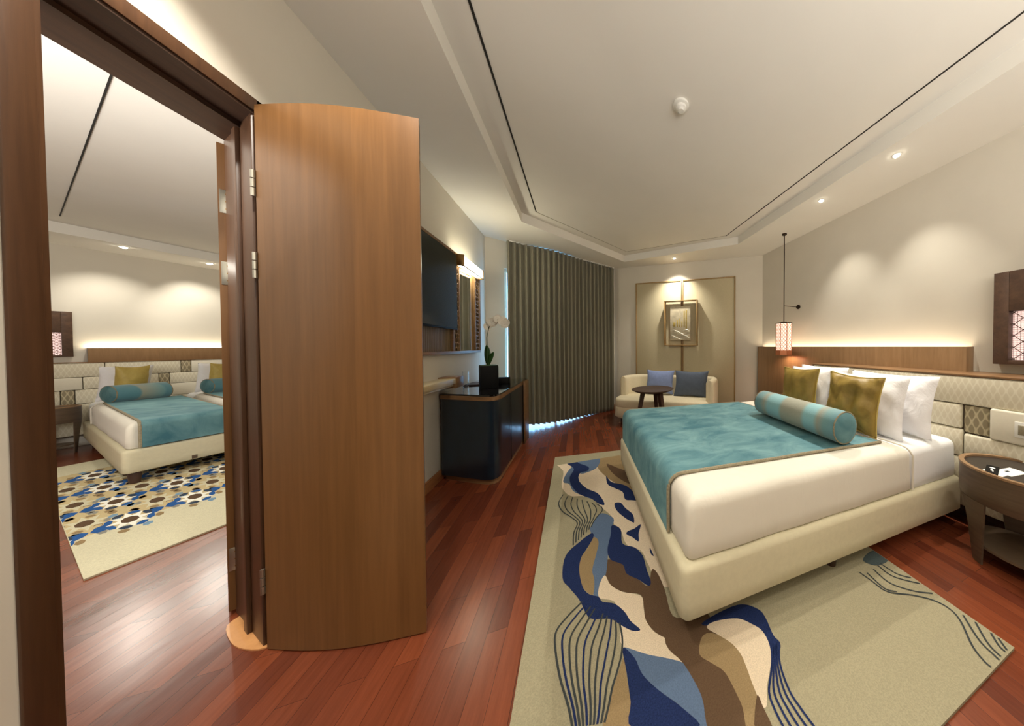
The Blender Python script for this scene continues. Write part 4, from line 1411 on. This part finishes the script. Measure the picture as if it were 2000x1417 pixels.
tx, ty, tz = 1.03, 3.76, 0.665
e = thing('side_table', (tx, ty, 0), 'small round dark wooden side table in front of the sofa', 'side table')
bm = bmesh.new(); lathe(bm, [(0.20, -0.045), (0.27, -0.03), (0.312, -0.008), (0.315, 0.0), (0.30, 0.002), (0.29, -0.004)], tx, ty, 48, z=tz); finish('table_top', bm, 'darkwood', e, 0.8)
for k, an in enumerate((200, 320, 80)):
    an = math.radians(an - 22)
    bm = bmesh.new()
    d = Vector((math.cos(an), math.sin(an), 0)); w_ = Vector((-d.y, d.x, 0)) * 0.032
    t0 = Vector((tx, ty, tz - 0.04)) + d * 0.15; t1 = Vector((tx, ty, 0.0)) + d * 0.27
    vs = []
    for p, k_, th in ((t0, 1.0, 0.03), (t0.lerp(t1, 0.5), 0.8, 0.024), (t1, 0.55, 0.018)):
        vs.append([bm.verts.new(p + w_ * k_ * a_ + d * b_) for a_, b_ in ((-1, -th), (1, -th), (1, th), (-1, th))])
    for A_, B_ in zip(vs, vs[1:]):
        for q in range(4): bm.faces.new([A_[q], A_[(q + 1) % 4], B_[(q + 1) % 4], B_[q]])
    bm.faces.new(vs[0]); bm.faces.new(vs[-1])
    finish('leg', bm, 'darkwood', e)

# ------------------------------------------------------------------ ceiling fixtures
def downlight(x, y, z, target, power, label, group=None, spread=62, blend=0.6, glow='lamp_on', r=0.022, down=0.0, dspread=110, dtarget=None):
    e = thing('downlight', (x, y, z), label, 'ceiling lamp', group)
    bm = bmesh.new(); lathe(bm, [(r * 1.45, 0.0), (r * 1.45, -0.004), (r * 1.1, -0.006), (r * 1.05, -0.001), (r * 1.05, 0.0)], x, y, 32, z=z); finish('trim_ring', bm, 'white', e)
    bm = bmesh.new(); lathe(bm, [(r, -0.0005), (r * 0.96, -r * 0.28), (r * 0.75, -r * 0.6), (r * 0.4, -r * 0.8), (r * 0.1, -r * 0.85)], x, y, 24, z=z); finish('lens', bm, glow, e)
    if down:
        light_at('bulb', 'SPOT', (x, y, z - 0.04), down, WARM, dtarget or (x - 0.15, y, 0), parent=e, spot_size=math.radians(dspread), spot_blend=0.7, shadow_soft_size=0.02)
    light_at('bulb', 'SPOT', (x, y, z - 0.04), power, WARM, target, parent=e, spot_size=math.radians(spread), spot_blend=blend, shadow_soft_size=0.02)
    return e
downlight(2.474, 2.048, H1, (3.0, 2.048, 1.55), P_DOWN, 'round lit downlight over the bed, nearer the pendant lamp', spread=60, blend=1.0, down=100, dspread=84, dtarget=(1.55, 2.0, 0))
downlight(2.474, 1.323, H1, (3.0, 1.323, 1.55), P_DOWN, 'round lit downlight over the bed, nearer the wall lantern box', spread=60, blend=1.0, down=100, dspread=84, dtarget=(1.55, 1.3, 0))
downlight(1.614, 4.405, H1, (1.56, 4.52, 0.0), P_ART, 'round lit downlight over the framed picture and the sofa', spread=112, blend=1.0)
light_at('unseen_wall_washer', 'SPOT', (2.45, 0.35, 2.88), P_DOWN * 1.6, WARM, (2.35, 0.45, 0.0), spot_size=math.radians(70), spot_blend=0.5, shadow_soft_size=0.02)
light_at('doorway_downlight', 'SPOT', (-0.86, 1.25, 2.88), P_DOOR, WARM, (-0.95, 1.45, 0.0), spot_size=math.radians(100), spot_blend=0.6, shadow_soft_size=0.03)
light_at('rear_fill_spot', 'SPOT', (-0.3, -0.4, 2.88), P_DOOR, WARM, (-0.3, 0.2, 0.0), spot_size=math.radians(100), spot_blend=0.7, shadow_soft_size=0.03)  # unseen spot added behind the camera for fill

e = thing('smoke_detector', (0.685, 1.728, H2), 'white round smoke detector on the raised ceiling tray', 'smoke detector')
bm = bmesh.new(); lathe(bm, [(0.056, 0), (0.056, -0.014), (0.05, -0.018)], 0.685, 1.728, 32, z=H2); finish('base', bm, 'white', e)
bm = bmesh.new(); lathe(bm, [(0.04, -0.016), (0.038, -0.032), (0.022, -0.042), (0.02, -0.046), (0.012, -0.046)], 0.685, 1.728, 32, z=H2); finish('sensor_head', bm, 'white', e)

# ------------------------------------------------------------------ abstract rug
RUG_SHAPES = [
  ('cream', [(-0.244,3.283),(-0.156,2.924),(-0.156,2.649),(-0.127,2.51),(-0.067,2.401),(0.021,2.364),(0.107,2.281),(0.161,2.141),(0.222,1.996),(0.231,1.885),(0.265,1.827),(0.28,1.67),(0.354,1.586),(0.369,1.489),(0.376,1.426),(0.386,1.314),(0.479,1.3),(0.545,1.48),(0.578,2.053),(0.544,2.953)]),
  ('tan', [(0.203,3.113),(0.552,2.996),(0.523,2.423),(0.485,2.092),(0.428,2.146),(0.375,2.335),(0.245,2.622),(0.177,2.881)]),
  ('steel', [(-0.055,3.192),(0.203,3.113),(0.177,2.881),(0.084,2.8),(-0.002,2.814),(-0.033,3.127)]),
  ('brown', [(0.274,2.917),(0.373,2.774),(0.462,2.619),(0.442,2.399),(0.324,2.632)]),
  ('steel', [(-0.072,2.985),(-0.125,2.843),(-0.144,2.683),(-0.09,2.622),(-0.053,2.479),(0.021,2.374),(0.099,2.284),(0.084,2.322),(0.022,2.483),(-0.012,2.73),(-0.032,2.919)]),
  ('navy', [(-0.172,3.241),(-0.044,3.176),(-0.012,3.064),(0.088,2.919),(0.075,2.827),(0.007,2.81),(-0.008,2.666),(0.056,2.486),(0.144,2.362),(0.183,2.219),(0.182,2.16),(0.142,2.2),(0.084,2.306),(-0.003,2.407),(-0.072,2.595),(-0.089,2.762),(-0.055,2.929),(-0.124,3.084)]),
  ('navy', [(0.247,2.643),(0.28,2.505),(0.401,2.378),(0.46,2.133),(0.394,2.145),(0.353,2.178),(0.351,2.293),(0.293,2.387),(0.241,2.483)]),
  ('navy', [(0.264,2.149),(0.311,2.141),(0.337,2.053),(0.375,1.957),(0.368,1.862),(0.346,1.883),(0.306,1.953),(0.267,2.055)]),
  ('navy', [(0.407,1.822),(0.374,1.738),(0.358,1.666),(0.328,1.717),(0.296,1.761),(0.307,1.787),(0.358,1.798)]),
  ('navy', [(0.413,1.588),(0.419,1.513),(0.406,1.538)]),
  ('brown', [(0.153,1.595),(0.232,1.523),(0.243,1.453),(0.298,1.389),(0.338,1.333),(0.382,1.423),(0.406,1.385),(0.413,1.277),(0.408,1.136),(0.493,1.091),(0.498,1.015),(0.481,0.941),(0.509,0.892),(0.532,0.834),(0.495,0.777),(0.432,0.845),(0.417,0.903),(0.384,0.948),(0.363,1.037),(0.309,1.103),(0.284,1.169),(0.288,1.228),(0.289,1.299),(0.205,1.352),(0.151,1.418),(0.131,1.486)]),
  ('steel', [(0.115,2.016),(0.162,2.059),(0.233,1.966),(0.212,1.87),(0.199,1.791),(0.167,1.673),(0.151,1.58),(0.131,1.486),(0.096,1.448),(0.086,1.373),(0.063,1.4),(0.072,1.484),(0.065,1.556),(0.094,1.669),(0.113,1.769),(0.078,1.842),(0.069,1.93)]),
  ('tan', [(0.084,1.82),(0.113,1.769),(0.094,1.669),(0.065,1.556),(0.072,1.484),(0.063,1.4),(0.039,1.416),(0.01,1.471),(-0.005,1.585),(0.007,1.673),(0.049,1.74)]),
  ('cream', [(0.128,1.49),(0.151,1.418),(0.205,1.352),(0.288,1.294),(0.288,1.228),(0.284,1.169),(0.309,1.103),(0.363,1.037),(0.387,0.946),(0.343,0.98),(0.255,1.035),(0.166,1.1),(0.169,1.208),(0.159,1.314),(0.09,1.365),(0.095,1.435)]),
  ('navy', [(0.073,1.865),(0.084,1.82),(0.037,1.727),(0.007,1.673),(-0.005,1.585),(0.01,1.471),(0.039,1.41),(0.086,1.373),(0.103,1.338),(0.158,1.304),(0.198,1.245),(0.217,1.192),(0.251,1.138),(0.218,1.146),(0.171,1.192),(0.131,1.238),(0.052,1.271),(0.026,1.306),(-0.005,1.394),(-0.054,1.486),(-0.091,1.565),(-0.081,1.726),(0.002,1.815)]),
  ('navy', [(0.214,1.892),(0.265,1.827),(0.257,1.689),(0.323,1.625),(0.356,1.542),(0.355,1.435),(0.357,1.351),(0.338,1.333),(0.298,1.389),(0.243,1.453),(0.232,1.523),(0.17,1.588),(0.161,1.675),(0.193,1.794)]),
  ('tan', [(0.164,1.058),(0.148,1.036),(0.109,0.974),(0.084,0.932),(0.073,0.885),(0.166,0.845),(0.166,0.915),(0.165,0.988)]),
  ('steel', [(0.17,1.098),(0.255,1.035),(0.343,0.98),(0.387,0.946),(0.417,0.903),(0.438,0.824),(0.443,0.776),(0.429,0.735),(0.354,0.767),(0.335,0.827),(0.269,0.907),(0.224,0.976),(0.206,1.041)]),
  ('navy', [(0.166,1.098),(0.206,1.041),(0.224,0.976),(0.269,0.907),(0.335,0.827),(0.364,0.763),(0.163,0.847),(0.166,0.915),(0.167,1.007)]),
  ('brown', [(0.382,1.169),(0.398,1.136),(0.45,1.105),(0.547,1.11),(0.572,1.046),(0.572,0.98),(0.515,0.974),(0.493,0.901),(0.528,0.862),(0.532,0.791),(0.531,0.745),(0.509,0.695),(0.399,0.741),(0.41,0.832),(0.385,0.946),(0.34,1.04)]),
  ('tan', [(0.492,0.999),(0.531,1.005),(0.571,0.977),(0.605,0.929),(0.621,0.874),(0.613,0.814),(0.609,0.764),(0.537,0.683),(0.512,0.693),(0.531,0.745),(0.532,0.791),(0.525,0.857),(0.493,0.901),(0.459,0.948)]),
  ('navy', [(0.518,1.051),(0.652,1.065),(0.748,1.053),(0.806,1.001),(0.81,0.954),(0.794,0.887),(0.8,0.855),(0.784,0.833),(0.741,0.817),(0.692,0.793),(0.653,0.809),(0.623,0.915),(0.587,1.006)]),
  ('cream', [(0.534,1.028),(0.585,1.036),(0.685,1.007),(0.733,0.961),(0.759,0.918),(0.751,0.861),(0.713,0.809),(0.65,0.758),(0.617,0.719),(0.599,0.722),(0.603,0.778),(0.614,0.838),(0.618,0.882),(0.605,0.929),(0.571,0.977)]),
  ('brown', [(0.599,0.752),(0.6,0.719),(0.592,0.66),(0.537,0.683)]),
  ('teal', [(1.578,0.998),(1.71,1.016),(1.718,0.939),(1.636,0.932),(1.587,0.953)]),
]
RUG_LINES = [
  ('charcoal', [(-0.132,2.452),(-0.159,2.332),(-0.127,2.207),(-0.06,2.101),(-0.017,2.012),(-0.039,1.911),(-0.04,1.796)]),
  ('charcoal', [(-0.093,2.413),(-0.113,2.304),(-0.086,2.189),(-0.033,2.094),(0.0,2.011),(-0.021,1.919),(-0.025,1.813)]),
  ('charcoal', [(-0.055,2.376),(-0.066,2.276),(-0.045,2.172),(-0.006,2.086),(0.018,2.01),(-0.004,1.927),(-0.009,1.831)]),
  ('charcoal', [(-0.018,2.339),(-0.02,2.249),(-0.004,2.155),(0.022,2.078),(0.035,2.01),(0.014,1.935),(0.007,1.849)]),
  ('charcoal', [(0.019,2.303),(0.025,2.221),(0.037,2.138),(0.049,2.07),(0.053,2.009),(0.031,1.943),(0.023,1.868)]),
  ('charcoal', [(0.055,2.267),(0.071,2.194),(0.079,2.12),(0.076,2.062),(0.071,2.008),(0.05,1.951),(0.04,1.887)]),
  ('charcoal', [(0.091,2.232),(0.116,2.167),(0.12,2.103),(0.104,2.054),(0.089,2.008),(0.068,1.96),(0.058,1.907)]),
  ('charcoal', [(0.126,2.198),(0.161,2.141),(0.161,2.086),(0.131,2.046),(0.107,2.007),(0.087,1.968),(0.076,1.928)]),
  ('charcoal', [(0.009,1.377),(-0.054,1.33),(-0.102,1.275),(-0.097,1.19),(-0.074,1.088),(-0.042,0.991),(-0.026,0.926)]),
  ('navy', [(0.028,1.356),(-0.027,1.307),(-0.071,1.251),(-0.07,1.171),(-0.053,1.077),(-0.027,0.984),(-0.015,0.923)]),
  ('charcoal', [(0.047,1.336),(-0.001,1.284),(-0.04,1.228),(-0.043,1.153),(-0.032,1.065),(-0.013,0.978),(-0.004,0.92)]),
  ('charcoal', [(0.065,1.316),(0.025,1.262),(-0.011,1.205),(-0.017,1.134),(-0.011,1.053),(0.002,0.972),(0.007,0.917)]),
  ('navy', [(0.083,1.296),(0.05,1.24),(0.019,1.183),(0.01,1.116),(0.009,1.042),(0.017,0.966),(0.018,0.914)]),
  ('charcoal', [(0.101,1.277),(0.075,1.218),(0.047,1.161),(0.035,1.098),(0.03,1.031),(0.032,0.96),(0.029,0.911)]),
  ('charcoal', [(0.118,1.258),(0.099,1.197),(0.076,1.139),(0.061,1.08),(0.05,1.019),(0.046,0.953),(0.04,0.908)]),
  ('navy', [(0.135,1.239),(0.123,1.176),(0.104,1.118),(0.086,1.062),(0.07,1.008),(0.061,0.947),(0.051,0.905)]),
  ('charcoal', [(0.152,1.221),(0.146,1.155),(0.131,1.097),(0.111,1.045),(0.091,0.997),(0.076,0.941),(0.063,0.902)]),
  ('charcoal', [(0.168,1.203),(0.17,1.135),(0.158,1.076),(0.135,1.028),(0.111,0.985),(0.091,0.935),(0.074,0.899)]),
  ('navy', [(0.765,0.855),(0.699,0.79),(0.647,0.743),(0.634,0.697),(0.632,0.652)]),
  ('navy', [(0.773,0.855),(0.711,0.791),(0.665,0.737),(0.656,0.688),(0.656,0.642)]),
  ('navy', [(0.781,0.855),(0.723,0.792),(0.684,0.73),(0.678,0.679),(0.68,0.632)]),
  ('navy', [(0.789,0.856),(0.735,0.794),(0.702,0.724),(0.7,0.67),(0.705,0.621)]),
  ('navy', [(0.798,0.856),(0.747,0.795),(0.72,0.718),(0.722,0.661),(0.729,0.611)]),
  ('charcoal', [(1.47,0.949),(1.478,0.886),(1.49,0.813),(1.589,0.751),(1.655,0.693),(1.672,0.638),(1.641,0.589),(1.556,0.523),(1.523,0.476),(1.522,0.451)]),
  ('charcoal', [(1.507,0.928),(1.495,0.833),(1.534,0.795)]),
  ('charcoal', [(1.565,0.929),(1.556,0.841),(1.618,0.765),(1.695,0.717)]),
  ('charcoal', [(1.617,0.94),(1.618,0.857),(1.703,0.774)]),
  ('charcoal', [(1.645,0.942),(1.656,0.859),(1.706,0.808)]),
  ('charcoal', [(1.693,0.601),(1.613,0.521),(1.591,0.467),(1.584,0.45)]),
  ('charcoal', [(1.703,0.563),(1.63,0.5),(1.609,0.453)]),
  ('charcoal', [(1.702,0.514),(1.662,0.479),(1.653,0.458)]),
  ('charcoal', [(1.707,0.497),(1.669,0.458)]),
]

RM = ['beigepile', 'cream_pile', 'navy', 'steelblue', 'brownpile', 'tan', 'charcoal', 'tealpile']
RI = {'cream': 1, 'navy': 2, 'steel': 3, 'brown': 4, 'tan': 5, 'charcoal': 6, 'teal': 7}
rug_out = [(-0.215, 0.45), (1.715, 0.45), (1.712, 3.10), (-0.262, 3.325)]
def clip_poly(pts, box):
    (x0, y0, x1, y1) = box
    def clip(pl, inside, cut):
        out = []
        for i in range(len(pl)):
            a, b = pl[i - 1], pl[i]
            ia, ib = inside(a), inside(b)
            if ia != ib: out.append(cut(a, b))
            if ib: out.append(b)
        return out
    def cx(v): return lambda a, b: (v, a[1] + (b[1] - a[1]) * (v - a[0]) / (b[0] - a[0]))
    def cy(v): return lambda a, b: (a[0] + (b[0] - a[0]) * (v - a[1]) / (b[1] - a[1]), v)
    for ins, ct in ((lambda p: p[0] >= x0, cx(x0)), (lambda p: p[0] <= x1, cx(x1)), (lambda p: p[1] >= y0, cy(y0)), (lambda p: p[1] <= y1, cy(y1))):
        if len(pts) < 3: return []
        pts = clip(pts, ins, ct)
    return pts
bm = bmesh.new()
prism(bm, rug_out, 0.0005, 0.012)
z = 0.0122
for nm, pts in RUG_SHAPES:
    pts = clip_poly(smooth_closed(pts, 4), (-0.24, 0.452, 1.71, 3.09 + 0.0))
    if len(pts) > 2: flat(bm, pts, z, RI[nm])
    z += 0.00008
for nm, pts in RUG_LINES:
    p = smooth_open(pts, 6)
    w = 0.0038
    L_, R_ = [], []
    for i in range(len(p)):
        a = Vector(p[max(i - 1, 0)]); b = Vector(p[min(i + 1, len(p) - 1)]); d = (b - a)
        if d.length < 1e-6: continue
        d.normalize(); n_ = Vector((-d.y, d.x)) * w
        c = Vector(p[i])
        if not (0.455 < c.y < 3.3 and c.x < 1.705): continue
        L_.append(bm.verts.new((c.x + n_.x, c.y + n_.y, z))); R_.append(bm.verts.new((c.x - n_.x, c.y - n_.y, z)))
    for i in range(len(L_) - 1):
        f = bm.faces.new([L_[i], R_[i], R_[i + 1], L_[i + 1]]); f.material_index = RI[nm]
for f in bm.faces:
    pass
me = bpy.data.meshes.new('rug'); bm.to_mesh(me); bm.free()
for m_ in RM: me.materials.append(M[m_])
rug = bpy.data.objects.new('rug', me); COL.objects.link(rug)
tag(rug, 'large beige rug with navy, brown and cream abstract waves under the big bed', 'rug')

# ------------------------------------------------------------------ room next door
L2, W2 = 2.88, 0.63
def twin(dv, side, grp):
    fr = lambda a, b, z: fr2(a, b + dv, z)
    legs = [(0.06, 0.06, 0.0), (0.06, W2 - 0.06, 0.0), (L2 - 0.3, 0.06, 0.0), (L2 - 0.3, W2 - 0.06, 0.0)]
    b = bed(fr, L2, W2, 0.12, 0.335, 0.575, 2.35, legs, 'narrow twin bed in the room next door, ' + side, None, rb=0.05, lr=0.03)
    if dv == 0:
        bm = bmesh.new(); rbox(bm, -0.006, 0.004, 0.335, 0.365, 0.13, 0.165, fr, 0.001)
        finish('label_patch', bm, 'nightwood', b)
    runner(fr, 0.592, 0.345, ((0.085, 0.085), (0.575, 0.575), 2.22, 2.22), 'teal velvet blanket on the twin bed ' + side, None, uf=0.012, rr=0.05)
    p, q = fr(2.18, 0.105, 0.705), fr(2.18, 0.46, 0.705)
    bolster(p, q, 0.108, 'bolster_small', 'teal striped bolster on the twin bed ' + side)
    ew = (EW.x, EW.y)
    pillow('throw_pillow', 0.22, 0.44, 0.13, 'gold2', tuple(fr(2.37, 0.26, 0.83)), ew, -0.12, 'gold cushion on the twin bed ' + side, 'cushion', None, 0.09, 31 + int(dv * 10), 0.008)
    pillow('bed_pillow', 0.34, 0.46, 0.14, 'pillow', tuple(fr(2.50, 0.235, 0.82)), ew, -0.15, 'white pillow on the twin bed ' + side, 'pillow', None, 0.07, 35 + int(dv * 10), 0.012)
twin(0.0, 'nearest the small nightstand', None)
twin(0.665, 'partly hidden by the open door leaf', None)

e = thing('headboard', tuple(frW(0.5, 0.1, 0)), 'headboard with lit wooden band and cream tiles in the room next door', 'headboard')
bm = bmesh.new()
rbox(bm, 0.045, 2.0, 0.0, 0.085, 1.07, 1.285, frW, 0.002)
finish('wooden_band', bm, 'headwood', e)
bm = bmesh.new(); rbox(bm, 0.05, 1.95, 0.015, 0.06, 1.285, 1.295, frW, 0.001); finish('light_strip', bm, 'led', e)
bm = bmesh.new(); rbox(bm, -1.2, 2.0, 0.0, 0.135, 1.088, 1.098, frW, 0.002); finish('ledge', bm, 'midwood', e)
bm = bmesh.new(); rbox(bm, -1.2, 2.0, 0.0, 0.10, 0.15, 1.088, frW, 0.002); finish('backing', bm, 'nightwood', e)
def tile2(s0, s1, z0, z1, mat, t=0.03):
    bm = bmesh.new()
    rbox(bm, s0 + 0.001, s1 - 0.001, 0.10, 0.10 + t, z0 + 0.0015, z1 - 0.0015, frW, 0.007, 2)
    finish('upholstered_tile', bm, mat, e, 0.9)
for a in ((-1.2, 0.137, 0.905, 1.088, 'uph'), (0.139, 0.66, 0.905, 1.088, 'uph'), (0.662, 0.742, 0.905, 1.088, 'uph_dark'), (0.744, 1.6, 0.905, 1.088, 'uph_plain'),
          (-1.2, 0.007, 0.745, 0.903, 'uph_plain', 0.042), (0.009, 0.49, 0.745, 0.903, 'uph'), (0.492, 0.57, 0.745, 0.903, 'uph_dark'), (0.572, 1.6, 0.745, 0.903, 'uph'),
          (-1.2, -0.115, 0.56, 0.743, 'uph'), (-0.113, -0.038, 0.56, 0.743, 'uph_dark'), (-0.036, 0.30, 0.56, 0.743, 'uph'), (0.302, 1.6, 0.56, 0.743, 'uph_plain'),
          (-1.2, 0.2, 0.16, 0.558, 'uph'), (0.202, 1.6, 0.16, 0.558, 'uph')):
    tile2(*a)
lantern_box(frW, -0.29, -0.033, 1.17, 1.745, -0.23, -0.094, 1.19, 1.48, 0.05, 'dark wooden wall box with a glowing latticed niche in the room next door')
p = fr2(2.62, -0.175, 0)
nightstand(p.x, p.y, 0.15, 0.15, 0.575, 'small round brown nightstand beside the twin bed in the room next door')

for k, (x, y) in enumerate(((-5.466, 5.935), (-5.312, 6.584))):
    t = Vector((x, y, 0)) + Vector((ED.x, ED.y, 0)) * 0.5
    downlight(x, y, 2.6, (t.x, t.y, 1.85), P_DOWN * 1.15, 'lit downlight in the ceiling of the room next door, above ' + ('the nearer twin bed' if k == 0 else 'the farther twin bed'), spread=72, blend=1.0, r=0.024, down=45, dspread=84, dtarget=(x + 2.1, y - 2.3, 0))
light_at('next_room_fill_spot', 'SPOT', (-2.9, 2.35, 2.68), P_DOWN * 1.7, WARM, (-2.9, 2.5, 0), spot_size=math.radians(120), spot_blend=0.7, shadow_soft_size=0.05)  # this and the next: unseen spots added to brighten the room next door
light_at('next_room_fill_spot', 'SPOT', (-4.3, 3.6, 2.68), P_DOWN * 1.4, WARM, (-4.3, 3.9, 0), spot_size=math.radians(115), spot_blend=0.7, shadow_soft_size=0.05)

# rug with rows of eight-pointed stars; a = along ED, b = along EW
bm = bmesh.new()
RA0, RA1, RB0, RB1 = -1.93, 1.66, -0.252, 1.10
frR = lambda a, b: fr2(a, b, 0)
def poly2(pts, z, mi):
    pts = clip_poly(pts, (RA0 + 0.005, RB0 + 0.002, RA1 - 0.005, RB1 - 0.002))
    if len(pts) < 3: return
    flat(bm, [(frR(*p).x, frR(*p).y) for p in pts], z, mi)
prism(bm, [(frR(a, b).x, frR(a, b).y) for a, b in ((RA0, RB0), (RA1, RB0), (RA1, RB1), (RA0, RB1))], 0.0005, 0.011)
DA, DB = 0.632, 0.266
ka = DA / 2; kb = DB / 2
def oct_(ca, cb, r, rot=0.0, n=8, sq=1.0):
    return [(ca + ka * r * math.cos(2 * PI * (k + rot) / n), cb + kb * r * sq * math.sin(2 * PI * (k + rot) / n)) for k in range(n)]
def star_(ca, cb, r0, r1, n=8):
    return [(ca + ka * (r1 if k % 2 == 0 else r0) * math.cos(PI * k / n), cb + kb * (r1 if k % 2 == 0 else r0) * math.sin(PI * k / n)) for k in range(2 * n)]
field = [(-1.16, RB0), (RA1 - 0.55, RB0), (RA1 - 0.55, RB1), (-1.16 + 0.30, RB1)]
poly2(field, 0.0114, 1)
cells = []
for i in range(-1, 6):
    for j in range(-2, 6):
        ca = -1.066 + DA * i + 0.075 * j; cb = -0.058 + DB * j
        if -1.3 < ca < RA1 - 0.55: cells.append((ca, cb, 0))
        ca2, cb2 = ca + DA / 2, cb + DB / 2
        if -1.0 < ca2 < RA1 - 0.6: cells.append((ca2, cb2, 1))
z = 0.0116
def petal(ca, cb, an, r, ln, wd):
    """hexagon lying across the direction an at radius r, in lattice units"""
    cx_, cy_ = r * math.cos(an), r * math.sin(an)
    tx_, ty_ = -math.sin(an), math.cos(an)
    out = []
    for q in range(6):
        a_ = PI / 3 * q
        u_, v_ = ln * math.cos(a_), wd * math.sin(a_)
        out.append((ca + ka * (cx_ + tx_ * u_ + math.cos(an) * v_), cb + kb * (cy_ + ty_ * u_ + math.sin(an) * v_)))
    return out
for (ca, cb, k) in cells:
    for q in range(8):                                                # outer mosaic in tans and greys
        an = PI / 4 * (q + 0.5)
        poly2(petal(ca, cb, an, 0.80, 0.16, 0.13), z, (5, 7, 5, 6)[(q + k) % 4])
for (ca, cb, k) in cells:
    if k == 0:
        for s in (-1, 1):                                             # long blue links along the row of white stars
            poly2([(ca + 0.02 + 0.008 * s, cb + s * kb * 0.50), (ca - 0.055 + 0.02 * s, cb + s * kb * 0.62), (ca - 0.045 + 0.04 * s, cb + s * kb * 0.86), (ca + 0.012 + 0.045 * s, cb + s * kb * 1.0), (ca + 0.075 + 0.03 * s, cb + s * kb * 0.84), (ca + 0.075 + 0.015 * s, cb + s * kb * 0.60)], z + 0.0001, 2)
        for q in range(8):
            an = PI / 4 * (q + 0.5)
            poly2(petal(ca, cb, an, 0.56, 0.19, 0.12), z + 0.0002, (2, 8, 2, 2, 8, 2, 2, 8)[q])
    else:
        for q in range(8):
            an = PI / 4 * (q + 0.5)
            poly2(petal(ca, cb, an, 0.56, 0.15, 0.10), z + 0.0002, (5, 1, 7, 1)[q % 4])
for (ca, cb, k) in cells:
    poly2(star_(ca, cb, 0.31, 0.62), z + 0.0003, 3 if k == 0 else 0)
    poly2(oct_(ca, cb, 0.25, 0.5), z + 0.0004, 4)
me = bpy.data.meshes.new('rug'); bm.to_mesh(me); bm.free()
for m_ in ('ivory', 'tan2', 'royal', 'white_pile', 'brownpile', 'tan', 'paleblue', 'grey_pile', 'rug_dark'): me.materials.append(M[m_])
rug = bpy.data.objects.new('rug', me); COL.objects.link(rug)
tag(rug, 'ivory rug with blue and brown eight-pointed stars in the room next door', 'rug')
